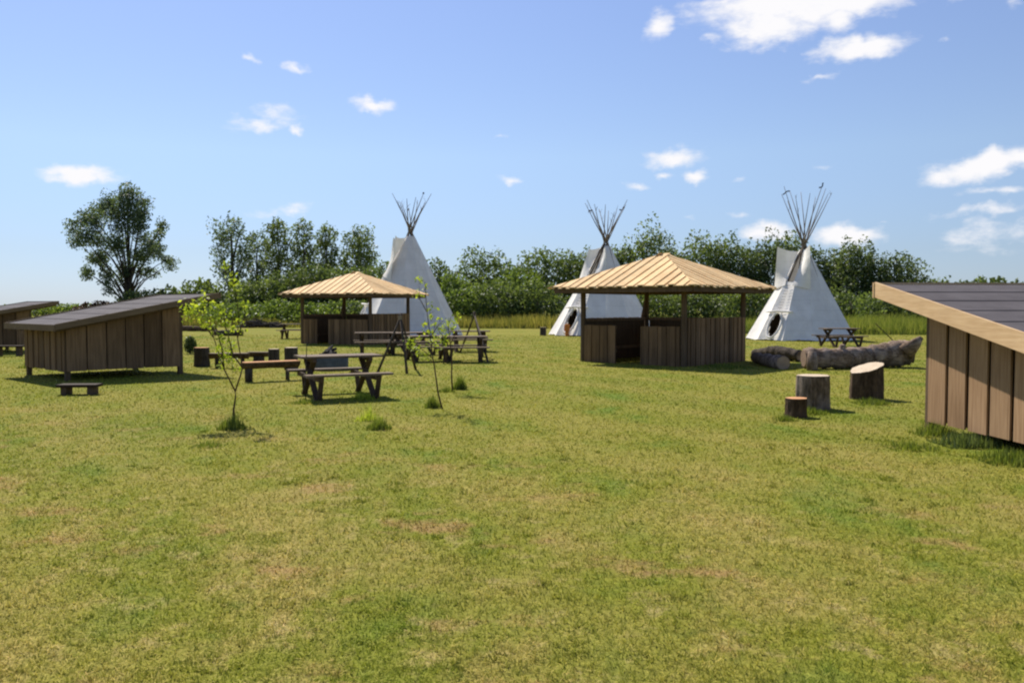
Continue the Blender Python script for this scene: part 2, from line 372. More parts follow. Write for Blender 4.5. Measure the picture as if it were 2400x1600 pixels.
def blades(n, d0, d1, seed, wk, h0, h1):
    rg = np.random.default_rng(seed)
    D = d0*(d1/d0)**(rg.random(n)**1.35)                       # density falls with distance
    X = (rg.random(n)*2-1)*(D*.66+1.2)
    hh = (h0+(h1-h0)*rg.random(n)**1.5)
    w = wk*D*(.6+.8*rg.random(n))
    a = rg.random(n)*6.283; lean = rg.random(n)*1.0+.25; b = rg.random(n)*6.283
    base = np.stack([X, D, np.zeros(n)-.003], 1)
    dx = np.stack([np.cos(a), np.sin(a), np.zeros(n)], 1)*w[:, None]
    tip = base+np.stack([np.cos(b)*lean*hh, np.sin(b)*lean*hh, hh], 1)
    V = np.stack([base-dx, base+dx, tip], 1).reshape(-1, 3)
    return V, rg.random(n)
def clippings(n, seed):
    rg = np.random.default_rng(seed); D = 2.8*(14/2.8)**rg.random(n); X = (rg.random(n)*2-1)*(D*.66+1)
    keep = rg.random(n) < np.clip(.55+.5*np.sin(X*1.3+D*.9)+.35*np.sin(X*.5-D*1.7+1)-.05*X, .08, 1)*np.clip(1.5-D/12, .1, 1)
    D = D[keep]; X = X[keep]; n = len(D); a = rg.random(n)*6.283; L_ = .018+.045*rg.random(n)**2
    p = np.stack([X, D, .012+.022*rg.random(n)], 1); d = np.stack([np.cos(a), np.sin(a), rg.normal(size=n)*.25], 1)*L_[:, None]
    w = np.stack([-np.sin(a), np.cos(a), np.zeros(n)], 1)*(.0016*D/5+.0008)[:, None]
    return np.stack([p-w, p+w, p+d], 1).reshape(-1, 3), np.clip(.86+.14*rg.random(n), 0, 1)
Va, ra = blades(330000, 2.6, 48, 1, .00085, .012, .040)
def clumps(n, seed):
    rg = np.random.default_rng(seed); D = 3*(11/3)**rg.random(n); X = (rg.random(n)*2-1)*(D*.66+1); k = 22
    D = np.repeat(D, k); X = np.repeat(X, k); sz = np.repeat(.02+.055*rg.random(n)**1.5, k); m = n*k
    base = np.stack([X+rg.normal(size=m)*sz, D+rg.normal(size=m)*sz, np.zeros(m)], 1); hh = (.014+.024*rg.random(m))*(.6+sz*10)
    a = rg.random(m)*6.283; b = rg.random(m)*6.283; l = rg.random(m)*1.2; w = .0011*D*(.6+.6*rg.random(m))+.0012
    dx = np.stack([np.cos(a), np.sin(a), np.zeros(m)], 1)*w[:, None]
    return np.stack([base-dx, base+dx, base+np.stack([np.cos(b)*l*hh, np.sin(b)*l*hh, hh], 1)], 1).reshape(-1, 3), np.repeat(.1+rg.random(n)*.4, k)
Vk, rk = clumps(260, 8); Va = np.concatenate([Va, Vk]); ra = np.concatenate([ra, rk])
Vc, rc = clippings(60000, 5); Va = np.concatenate([Va, Vc]); ra = np.concatenate([ra*.93, rc])
tag(np_mesh('grass', Va, 3, ra, M['blade']), 'short dry mown grass covering the lawn in the foreground', 'grass', kind='stuff')

def tall_grass(name, quad, n, h, seed, mat, w=.012, label=None):
    rg = np.random.default_rng(seed); P0, P1, P2, P3 = [np.array(q) for q in quad]
    u = rg.random(n)[:, None]; v = rg.random(n)[:, None]
    xy = (P0*(1-u)+P1*u)*(1-v)+(P3*(1-u)+P2*u)*v
    prof = .75+.25*np.sin(xy[:, 0]*.9)*np.sin(xy[:, 1]*.6+1)+.2*np.sin(xy[:, 0]*.23+2)
    hh = h*prof*(.45+.75*rg.random(n)); a = rg.random(n)*6.283; b = rg.random(n)*6.283; l = rg.random(n)*.45
    base = np.concatenate([xy, np.zeros((n, 1))], 1); ww = w*(.6+rg.random(n))
    dx = np.stack([np.cos(a), np.sin(a)*.3, np.zeros(n)], 1)*ww[:, None]
    tip = base+np.stack([np.cos(b)*l*hh, np.sin(b)*l*hh, hh], 1)
    V = np.stack([base-dx, base+dx, tip], 1).reshape(-1, 3)
    return tag(np_mesh(name, V, 3, rg.random(n), mat), label, 'grass', kind='stuff')
tall_grass('meadow_grass', [(-36, 67), (12, 60), (14, 80), (-40, 80)], 60000, .95, 3, M['meadow'], .035, 'tall dry meadow grass in front of the hedge behind the tepees')
tall_grass('meadow_grass', [(8, 51), (32, 46), (40, 76), (10, 80)], 60000, 1.0, 4, M['meadow_green'], .03, 'tall greener grass behind the right hand tepee')
tall_grass('meadow_grass', [(-110, 75), (-36, 66), (-40, 84), (-110, 100)], 40000, .8, 5, M['meadow'], .05, 'tall dry grass at the far left field edge')

# ------------------------------------------------------------------ foliage
def leaf_quads(P, size, rg, flat=0.0):
    n = len(P); a = rg.normal(size=(n, 3)); a /= np.linalg.norm(a, axis=1)[:, None]
    b = rg.normal(size=(n, 3)); b -= a*(a*b).sum(1)[:, None]; b /= np.linalg.norm(b, axis=1)[:, None]
    s = (size*(.55+.9*rg.random(n)))[:, None]
    return np.stack([P-a*s, P-b*s*.55, P+a*s, P+b*s*.55], 1).reshape(-1, 3)
def crown_points(lobes, dens, rg, inner=.45, clump=1.0, cut=.0):
    out = []
    for (c, r) in lobes:
        c = np.array(c); r = np.array(r) if hasattr(r, '__len__') else np.array([r]*3)
        area = (r[0]*r[1]+r[1]*r[2]+r[0]*r[2])*4.19; n = int(area*dens)
        d = rg.normal(size=(n, 3)); d /= np.linalg.norm(d, axis=1)[:, None]
        q = inner+(1-inner)*rg.random(n)**.55
        ph = rg.random(3)*6.28; k = 3.2
        lump = 1+.16*np.sin(d[:, 0]*k+ph[0])*np.sin(d[:, 1]*k+ph[1])*2+.12*np.sin(d[:, 2]*k*2+ph[2])
        p = c+d*r*(q*lump)[:, None]
        out.append(p)
    P = np.concatenate(out)
    # leaf clumps: pull leaves towards random twig centres, and drop some for gaps
    f = np.sin(P[:, 0]*2.1*clump+1)*np.sin(P[:, 1]*1.9*clump+2)*np.sin(P[:, 2]*2.3*clump+.5)
    keep = (f+rg.random(len(P))*1.1) > cut-.15
    P = P[keep]
    nt = max(8, len(P)//14); T = P[rg.integers(0, len(P), nt)]
    idx = rg.integers(0, nt, len(P)); near = T[idx]
    m = np.linalg.norm(near-P, axis=1) < .9/clump
    P = np.where(m[:, None], P*.35+near*.65+rg.normal(size=P.shape)*.12/clump, P)
    return P
def shrub(name, loc, w, h, dep, seed, mat, label, cat, group, dens=9, leafs=.2, nl=7, trunk='bark_dark', spiky=.25):
    """a hedge tree or shrub: crown to the ground made of overlapping leafy lobes, several stems"""
    rg = np.random.default_rng(seed); root = empty(name, loc, 0, label, cat, group)
    lobes = []
    for i in range(nl):
        t = i/(nl-1)-.5
        lobes.append(((t*w*.72+rg.normal()*.12*w/nl, rg.normal()*dep*.18, h*(.60+.16*rg.random()-.5*t*t)), (w*.21*(.8+.5*rg.random()), dep*.38, h*.24*(.85+.4*rg.random()))))
    for i in range(nl):
        t = i/(nl-1)-.5
        lobes.append(((t*w*.8, -dep*.2+rg.normal()*dep*.1, h*(.27+.12*rg.random())), (w*.2, dep*.42, h*.27)))
    P = crown_points(lobes, dens, rg, .4)
    # upright shoots along the top
    ns = int(w*spiky*8); sh = []
    for i in range(ns):
        x = (rg.random()-.5)*w*.8; t = x/w; z0 = h*(.72-.5*t*t); L_ = h*(.13+.13*rg.random()); k = int(14+10*rg.random())
        q = rg.random(k)[:, None]
        sh.append(np.array([x, rg.normal()*dep*.15, z0])+np.concatenate([rg.normal(size=(k, 2))*.16*(1.25-q), q*L_], 1))
    if sh: P = np.concatenate([P]+sh)
    P = P[P[:, 2] > .05]
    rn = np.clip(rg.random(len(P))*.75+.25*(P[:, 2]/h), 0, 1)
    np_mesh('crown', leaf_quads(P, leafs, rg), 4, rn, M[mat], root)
    tb = MB(seed)
    for i in range(4):
        x = (rg.random()-.5)*w*.5
        tb.tube([(x*.4, 0, -.1), (x*.7, .1, h*.3), (x, rg.normal()*.3, h*.62)], [.09, .07, .02], 6)
    tb.build('trunk', M[trunk], root, True)
    return root
def tree(name, loc, h, crown_w, seed, mat, label, cat, group=None, trunk_h=.12, nl=16, dens=7, leafs=.22, shape='round', tr=.28, cut=.2, limbs=9):
    rg = np.random.default_rng(seed); root = empty(name, loc, 0, label, cat, group)
    tb = MB(seed); lobes = []
    tb.tube([(0, 0, -.1), (.05*tr, 0, h*.25), (rg.normal()*.1, 0, h*.55), (rg.normal()*.15, .1, h*.9)], [tr*1.25, tr, tr*.6, .03], 9, wob=.1)
    for i in range(limbs):
        a = 2.4*i+rg.random(); z0 = h*(.12+.5*i/limbs); 
        if shape == 'round': rr = crown_w*.5*(.55+.4*rg.random()); z1 = min(h*.93, z0+h*(.16+.3*rg.random()))
        else: rr = crown_w*.5*(.45+.4*rg.random()); z1 = min(h*.95, z0+h*(.25+.25*rg.random()))
        e = np.array([math.cos(a)*rr, math.sin(a)*rr*.9, z1])
        tb.tube([(0, 0, z0), (e[0]*.35, e[1]*.35, z0+(z1-z0)*.5), (e[0]*.75, e[1]*.75, z0+(z1-z0)*.85), tuple(e)], [tr*.45, tr*.3, tr*.16, .02], 6)
    for i in range(nl):
        q = (i+.5)/nl; z = h*(trunk_h+.08+(1-trunk_h-.12)*q)
        prof = math.sin(math.pi*(q*(.74 if shape == 'tall' else .86)+.13))**.6
        a = 2.4*i+rg.random()*.8; rr = crown_w*.5*prof*(.35+.42*rg.random())
        s = crown_w*(.13+.07*rg.random())*(.7+.5*prof)
        if shape != 'round': s *= 1.05
        lobes.append(((math.cos(a)*rr, math.sin(a)*rr, z), (s, s, s*(1.0 if shape == 'round' else 1.35))))
    P = crown_points(lobes, dens, rg, .25, 1.0, cut)
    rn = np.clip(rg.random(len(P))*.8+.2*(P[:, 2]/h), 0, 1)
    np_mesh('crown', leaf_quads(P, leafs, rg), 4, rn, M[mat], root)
    tb.build('trunk', M['bark_dark'], root, True)
    return root

HG = 'trees and shrubs of the hedge behind the camp'
def hedge(px, top, wpx, D, seed, mat, label, name='hedge_tree', dep=4.5, **k):
    h = zat(top, D)*(1.07 if px > 1440 and name == 'hedge_tree' else 1.0); w = wpx/F*D
    return shrub(name, at(px, D), w*1.12, h, dep, seed, mat, label, 'tree' if name == 'hedge_tree' else 'shrub', HG, **k)
hd = [ # px, top row, width px, depth, material, label
 (590,655,90,80,'leaf_hedge','low round hedge tree right of the foot of the tall airy poplar'),
 (655,628,110,80,'leaf_hedge','dense hedge tree above the left end of the light pavilion roof'),
 (735,612,100,80,'leaf_dark','dark hedge tree below the pair of tall poplars'),
 (815,612,110,80,'leaf_hedge','broad hedge tree directly behind the peak of the smaller pavilion'),
 (895,600,100,79,'leaf_hedge','hedge tree touching the left side of the left tepee'),
 (1015,600,90,76,'leaf_dark','dark hedge tree directly right of the left tepee'),
 (1060,632,80,73,'leaf_fresh','low bright shrub mass in the dip right of the left tepee'),
 (1140,572,110,78,'leaf_hedge','pointed taller hedge tree midway between the left and middle tepees'),
 (1215,612,90,75,'leaf_fresh','bright hedge tree in the dip right of the pointed hedge tree'),
 (1285,570,120,78,'leaf_hedge','tall hedge tree left of the middle tepee'),
 (1365,572,90,80,'leaf_dark','dark hedge tree directly behind the middle tepee on its left'),
 (1450,572,80,80,'leaf_hedge','hedge tree directly right of the middle tepee top'),
 (1525,545,120,80,'leaf_hedge','tallest hedge tree, behind the peak of the larger pavilion'),
 (1625,560,120,80,'leaf_hedge','hedge tree above the right roof slope of the larger pavilion'),
 (1715,545,120,80,'leaf_hedge','high rounded hedge tree above the right tip of the pavilion roof'),
 (1800,560,110,80,'leaf_dark','dark hedge tree directly left of the right tepee'),
 (1865,552,70,82,'leaf_hedge','hedge tree behind the poles of the right tepee'),
 (1935,578,90,80,'leaf_dark','dark hedge tree directly right of the right tepee'),
 (2010,570,110,78,'leaf_dark','dark rounded hedge tree above the big fallen log'),
 (2095,590,120,77,'leaf_dark','last tall hedge tree at the right end of the hedge'),
]
for i, (px, top, w, D, m, lb) in enumerate(hd):
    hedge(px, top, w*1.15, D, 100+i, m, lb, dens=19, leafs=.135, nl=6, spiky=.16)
# lower skirt of brambles and shrubs
sk = [(560,700,110,68,'leaf_fresh','low pale bramble bush right of the yellow green sapling top'),
 (650,697,120,68,'leaf_fresh','low pale bramble bush below the left eave of the smaller pavilion'),
 (740,700,130,69,'leaf_fresh','low bramble bush seen through the smaller pavilion on the left'),
 (830,695,120,69,'leaf_hedge','low bramble bush seen through the smaller pavilion on the right'),
 (1090,655,110,70,'leaf_fresh','bright bramble bush beside the left tepee foot'),
 (1170,650,120,70,'leaf_hedge','bramble bush between the two left tepees, in the middle'),
 (1250,650,120,70,'leaf_hedge','bramble bush beside the left foot of the middle tepee'),
 (1545,672,120,72,'leaf_hedge','bramble bush seen through the larger pavilion on the left'),
 (1660,672,130,72,'leaf_hedge','bramble bush seen through the larger pavilion on the right'),
 (1760,660,110,70,'leaf_hedge','bramble bush between the larger pavilion and the right tepee'),
 (1985,668,110,66,'leaf_hedge','bramble bush beside the right foot of the right tepee'),
 (2070,680,110,62,'leaf_hedge','bramble bush left of the high roof corner of the near shelter'),
 (2150,690,110,62,'leaf_dark','dark bramble bush under the high eave of the near shelter')]
for i, (px, top, w, D, m, lb) in enumerate(sk):
    hedge(px, top, w*1.1, D, 160+i, m, lb, name='bramble_bush', dep=3.5, dens=18, leafs=.12, nl=5, spiky=.12)
# left: shrubs along the horizon
lf = [(345,672,110,108,'leaf_dark','dark shrub at the foot of the big lone tree'),
 (410,668,90,110,'leaf_hedge','low shrub right of the dark shrub under the lone tree'),
 (465,647,80,105,'leaf_hedge','rounded shrub above the high corner of the left shelter roof'),
 (520,668,80,100,'leaf_hedge','shrub at the foot of the tall airy poplar'),
 (230,704,70,110,'leaf_red','low reddish purple shrub left of the big lone tree')]
for i, (px, top, w, D, m, lb) in enumerate(lf):
    o = hedge(px, top, w*1.1, D, 190+i, m, lb, name='shrub', dens=8, leafs=.22, nl=5, spiky=.1); o['group'] = 'shrubs along the far left horizon'
o = hedge(120, 709, 330, 118, 199, 'leaf_fresh', 'long low yellow green hedge on the horizon between the two left shelters', name='low_hedge', dens=5, leafs=.2, nl=9, spiky=.03)
o['category'] = 'hedge'; del o['group']
for i, (px, top, w) in enumerate([(2195,650,50),(2260,648,60),(2315,640,60),(2385,648,60)]):
    lab = ['tree top showing over the left end of the near shelter roof', 'second small tree top over the near shelter roof', 'third and highest tree top over the near shelter roof', 'tree top over the near shelter roof at the right picture edge'][i]
    shrub('tree', at(px, 170), w/F*170*1.2, zat(top, 170), 6, 210+i, 'leaf_hedge', lab, 'tree', 'far trees over the near shelter roof', dens=4, leafs=.35, nl=4, spiky=.1)

def lone_tree():
    D = 112; px0 = 303; root = empty('lone_tree', at(px0, D), 0, 'big lone spreading tree standing on the left horizon', 'tree')
    rg = np.random.default_rng(7); k = D/F; lobes = []; tb = MB(7)
    tb.tube([(0, 0, -.1), (0, 0, 2), (.2, 0, 5.5), (0, 0, 10), (.1, 0, 15)], [.55, .42, .3, .18, .04], 9, wob=.1)
    L_ = [(302,455,20),(314,478,24),(298,500,22),(320,512,20),(292,535,20),(240,472,17),(228,492,18),(262,495,20),(222,520,20),(255,525,20),(196,540,15),(188,568,16),(215,562,20),
          (245,560,20),(270,575,20),(300,580,16),(344,478,13),(352,505,18),(345,535,20),(375,528,13),(385,550,12),(350,570,20),(374,585,18),(397,592,14),(400,610,10),(378,615,14),
          (350,605,18),(326,600,14),(185,603,12),(210,608,16),(238,605,16),(197,640,12),(216,642,12),(243,638,14),(258,655,14),(262,680,11),(282,662,12),(284,630,13),(320,635,12),(362,636,9),(338,640,10),(300,640,9)]
    for i, (px, py, r) in enumerate(L_):
        x = (px-px0+4)*k*.86; z = zat(py, D); y = rg.normal()*2.2; c = (x, y, z); rr = r*k*1.42; lobes.append((c, (rr, rr, rr*1.05)))
        z0 = 1.2+.42*z*rg.random(); s_ = (.2*z0/5.5 if z0 < 5.5 else .1)
        tb.tube([(s_*.5, 0, z0*.8), (x*.35, y*.4, z0+(z-z0)*.45), (x*.8, y*.8, z0+(z-z0)*.85), c], [.11, .08, .05, .02], 6)
    P = crown_points(lobes, 27, rg, .1, 1.0, -.1)
    rn = rg.random(len(P)); np_mesh('crown', leaf_quads(P, .14, rg), 4, rn, M['leaf_poplar'], root)
    tb.build('trunk', M['bark_dark'], root, True)
lone_tree()
PG = 'poplars behind the hedge'
pop = [(548,508,100,100,'leaf_poplar','tall airy poplar with a bare visible trunk, leftmost of the poplars'),
       (605,542,60,112,'leaf_poplar','small slender poplar right of the airy poplar'),
       (655,512,80,104,'leaf_hedge','dense tall poplar, third from the left'),
       (712,514,62,104,'leaf_hedge','tall narrow poplar in the middle of the row'),
       (765,525,72,106,'leaf_hedge','forked poplar above the pavilion roof peak on its left'),
       (842,535,92,106,'leaf_hedge','broad rounded poplar nearest the left tepee')]
for i, (px, top, w, D, m, lb) in enumerate(pop):
    tree('poplar_tree', at(px, D), zat(top, D), w/F*D*1.1, 40+i, m, lb, 'tree', PG, .16 if i == 0 else .12, 20, 14 if i == 0 else 22, .15, 'tall', .3 if i == 0 else .2, .3 if i < 2 else .05, 9)

# ------------------------------------------------------------------ shelters
def slant_boards(mb, axis, a0, a1, c, z0f, z1f, bw, th, seed, gap=.012):
    """vertical boards side by side along an axis, every second one proud"""
    rg = random.Random(seed); n = max(1, round((a1-a0)/bw)); w = (a1-a0)/n
    sgn = 1 if th > 0 else -1; t = abs(th)
    for i in range(n):
        p = a0+i*w; q = p+w; up = i % 2
        p += (-.02 if up else gap)+rg.uniform(-.004, .004); q += (.02 if up else -gap)
        p = max(p, a0+.001*(i%3)); q = min(q, a1-.001*(i%3))
        off = (t if up else 0)+rg.uniform(0, .004); zb = rg.uniform(-.012, .012)
        lo = c+sgn*off; hi = c+sgn*(off+t)
        if lo > hi: lo, hi = hi, lo
        pts = []
        if axis == 'x': cs = [(p, lo), (q, lo), (q, hi), (p, hi)]
        else: cs = [(lo, p), (hi, p), (hi, q), (lo, q)]
        for x, y in cs: pts.append((x, y, z0f(x if axis == 'x' else y)+zb))
        for x, y in cs: pts.append((x, y, z1f(x if axis == 'x' else y)))
        mb.hexa(pts)
def shelter(loc, rz, label, Wd=2.5, Lx=2.5, zs=1.0, clad='clad', fas='fascia_shaded', zb=.2, fh=.10, gap=.013):
    root = empty('wooden_shelter', loc, rz, label, 'shelter', 'low timber sleeping shelters')
    X0, X1, Y0, Y1 = -.32, Lx+.87, -.30, Wd+.30
    zr = lambda x: (1.2+.19*(x+.32))*zs
    # felt roof, laid in strips across the slope
    n = 6; mb = MB(1)
    for i in range(n):
        a = X0+(X1-X0)*i/n; b = X0+(X1-X0)*(i+1)/n+.04
        b = min(b, X1); e = .007
        mb.hexa([(a,Y0,zr(a)-.03),(b,Y0,zr(b)-.03),(b,Y1,zr(b)-.03),(a,Y1,zr(a)-.03),(a,Y0,zr(a)+e),(b,Y0,zr(b)-.002),(b,Y1,zr(b)-.002),(a,Y1,zr(a)+e)])
    roof = mb.build('roof', M['felt'], root)
    for yy in (Y0-.035, Y1+.005):
        f = MB(3); f.hexa([(X0,yy,zr(X0)-fh),(X1,yy,zr(X1)-fh),(X1,yy+.03,zr(X1)-fh),(X0,yy+.03,zr(X0)-fh),(X0,yy,zr(X0)+.03),(X1,yy,zr(X1)+.03),(X1,yy+.03,zr(X1)+.03),(X0,yy+.03,zr(X0)+.03)], .8)
        f.build('fascia', M[fas], root)
    for xx in (X0-.033, X1+.003):
        f = MB(4); z = zr(xx); f.box(xx, Y0-.045, z-fh-.01, xx+.03, Y1+.045, z+.025, .6); f.build('fascia', M[fas], root)
    rf = MB(5)
    for yy in np.linspace(Y0+.15, Y1-.15, 5): rf.beam((X0+.02, yy, zr(X0)-.095), (X1-.02, yy, zr(X1)-.095), .05, .11)
    rf.build('rafters', M['post'], root)
    top = lambda x: zr(x)-.16
    for (c, sg) in ((0, -1), (Wd, 1)):
        w = MB(6+int(c)); nb = 6; pw = Lx/nb; rj = random.Random(5)
        for i in range(nb):
            g0_ = i*pw+(gap if i else 0); g1_ = (i+1)*pw-(gap if i < nb-1 else 0); o_ = rj.uniform(0, .004); z_ = zb+rj.uniform(-.01, .01)
            ya, yb = sorted((c+sg*(.012+o_), c+sg*(.036+o_)))
            w.hexa([(g0_,ya,z_),(g1_,ya,z_),(g1_,yb,z_),(g0_,yb,z_),(g0_,ya,top(g0_)),(g1_,ya,top(g1_)),(g1_,yb,top(g1_)),(g0_,yb,top(g0_))])
        wl = w.build('wall', M[clad], root)
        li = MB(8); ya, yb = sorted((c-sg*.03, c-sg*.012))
        li.hexa([(.01,ya,zb+.02),(Lx-.01,ya,zb+.02),(Lx-.01,yb,zb+.02),(.01,yb,zb+.02),(.01,ya,top(0)),(Lx-.01,ya,top(Lx)),(Lx-.01,yb,top(Lx)),(.01,yb,top(0))]); li.build('painted_shade', M['painted_shade'], wl)  # added dark sheet standing for the shade inside the board gaps
    w = MB(9); slant_boards(w, 'y', 0.03, Wd-.03, 0, lambda y: zb, lambda y: zr(0)-.16, .17, -.02, 8); w.build('wall', M[clad], root)
    fl = MB(10); fl.box(.0, .0, zb+.03, Lx, Wd, zb+.10); fl.build('floor', M['post'], root)
    for (x, y) in ((.04, .06), (.04, Wd-.06), (Lx+.03, .02), (Lx+.03, Wd-.02)):
        p = MB(11); p.box(x-.05, y-.05, -.05, x+.05, y+.05, zr(x)-.11); p.build('post', M['post'], root)
    return root
shelter((-9.55, 18.25, 0), R(47), 'brown board shelter with grey felt roof, raised on posts, left of the lawn')
shelter(at(-127, 28.2, 0), R(47), 'further timber shelter cut off by the left picture edge', zs=.93)
# near shelter on the right: its visible gable is the far local side
a = R(93.3); ux = Vector((math.cos(a), math.sin(a), 0)); uy = Vector((-math.sin(a), math.cos(a), 0))
org = Vector((5.345, 10.85, 0))-ux*2.5-uy*2.5
shelter(org, a, 'near shelter with bright pine fascia and black felt roof at the right edge', clad='clad_lit', fas='fascia', zb=.14, fh=.175, gap=.034)

# ------------------------------------------------------------------ pavilions
def pavilion(loc, rz, label, door, seed, peak):
    root = empty('pavilion', loc, rz, label, 'pavilion', 'open timber pavilions with pyramid board roofs')
    h = 2.4; r2 = math.sqrt(2); k = 3.35; d = k/r2
    rg = random.Random(seed)
    # four roof faces; face directions at 45 degrees to the local axes
    roofs = []
    for q in range(4):
        mb = MB(seed+q); ang = R(45+90*q); nrm = Vector((math.cos(ang), math.sin(ang), 0)); tg = Vector((-nrm.y, nrm.x, 0))
        ze, za = 2.13, peak; zz = lambda t: za+(ze-za)*t/d
        n = 30; w = 2*d/n; ed = [-d+i*w+(rg.uniform(-.022, .022) if 0 < i < n and i != n//2 else 0) for i in range(n+1)]
        for i in range(n):
            u0 = ed[i]; u1 = ed[i+1]; up = i % 2
            if up: u0 -= .035; u1 += .035
            else: u0 -= .0; u1 += .0
            lift = (.028 if up else 0)+rg.uniform(0, .008); T = d+rg.uniform(-.05, .07)
            t0, t1 = min(abs(u0), d-.02), min(abs(u1), d-.02)
            if u0 < 0 < u1: t0 = t1 = 0.0
            pts = [];
            for dz in (-.025, 0):
                for (u, t) in ((u0, t0), (u1, t1), (u1, T), (u0, T)):
                    p = tg*u+nrm*t; pts.append((p.x, p.y, zz(t)+lift+dz))
            mb.hexa(pts)
        rf = mb.build('roof', M['roofboard'], root)
        # batten and eave beam
        b = MB(seed+q+50); e0 = nrm*(d-.10); A = e0+tg*(d-.12); B = e0-tg*(d-.12)
        b.beam((A.x, A.y, 2.045), (B.x, B.y, 2.045), .06, .13)
        e0 = nrm*(h/r2); A = e0+tg*(h/r2-.05); B = e0-tg*(h/r2-.05)
        b.beam((A.x, A.y, 2.15), (B.x, B.y, 2.15), .10, .14)
        b.build('eave_beam', M['post'], root)
    rm = MB(seed+90)
    for i in range(8):
        a_ = R(45*i); L_ = (k if i % 2 == 0 else d)-.15
        rm.beam((0, 0, peak-.12), (math.cos(a_)*L_, math.sin(a_)*L_, 2.07), .06, .12)
    rm.build('rafters', M['post'], root)
    cs = [Vector((-h, 0, 0)), Vector((0, -h, 0)), Vector((h, 0, 0)), Vector((0, h, 0))]
    for i, c in enumerate(cs):
        p = MB(seed+i); c_ = c*.985
        p.tube([(c_.x, c_.y, -.05), (c_.x, c_.y, 1.2), (c_.x, c_.y, 2.12)], [.085, .08, .075], 8, wob=.12)
        if i == 3:
            p.tube([(c_.x-.18, c_.y-.05, 1.0), (c_.x-.02, c_.y, 1.9)], [.07, .05], 7)
        p.build('post', M['post'], root)
    def wall(A, B, z1, t0, t1, mb, side):
        L_ = (B-A).length; dr = (B-A).normalized(); nm = Vector((dr.y, -dr.x, 0))
        a0, a1 = t0*L_, t1*L_; n = max(1, round((a1-a0)/.135)); w = (a1-a0)/n
        for i in range(n):
            up = i % 2; p0 = a0+i*w+(-.006 if up else .013); p1 = a0+(i+1)*w+(.006 if up else -.013)
            p0 = max(p0, a0+.002); p1 = min(p1, a1-.002)
            o0 = (.024 if up else 0)+rg.uniform(0, .004); zt = z1+rg.uniform(-.008, .008)
            pts = []
            for z in (-.02, zt):
                for (p, o) in ((p0, o0), (p1, o0), (p1, o0+.022), (p0, o0+.022)):
                    v = A+dr*p+nm*(o+side); pts.append((v.x, v.y, z))
            mb.hexa(pts)
        v0 = A+dr*(a0+.006)+nm*(side-.012); v1 = A+dr*(a1-.006)+nm*(side-.012)
        mb.beam((v0.x, v0.y, z1/2-.012), (v1.x, v1.y, z1/2-.012), .012, z1-.03, r=0.0)
        # top rail
        v0 = A+dr*(a0+.01)+nm*(side-.045); v1 = A+dr*(a1-.01)+nm*(side-.045)
        mb.beam((v0.x, v0.y, z1-.05), (v1.x, v1.y, z1-.05), .045, .09)
        mb.beam((v0.x, v0.y, .35), (v1.x, v1.y, .35), .045, .09)
    e = .03
    for (i, j, z1, ts) in ((0, 1, 1.06, [(e, door[0]), (door[1], 1-e)]), (1, 2, 1.29, [(e, 1-e)]), (2, 3, 1.26, [(e, 1-e)]), (3, 0, 1.26, [(e, 1-e)])):
        for (t0, t1) in ts:
            mb = MB(seed+20+i+int(t0*10)); wall(cs[i], cs[j], z1, t0, t1, mb, .03); mb.build('wall', M['clad'], root)
    return root
pavilion((4.44, 25.0, 0), R(3), 'larger nearer pavilion with a fresh orange board pyramid roof, right of centre', (.36, .60), 300, 3.12)
pavilion((-6.88, 37.8, 0), R(24), 'smaller further pavilion with a pale yellow board roof, in front of the left tepee', (.24, .40), 340, 3.10)

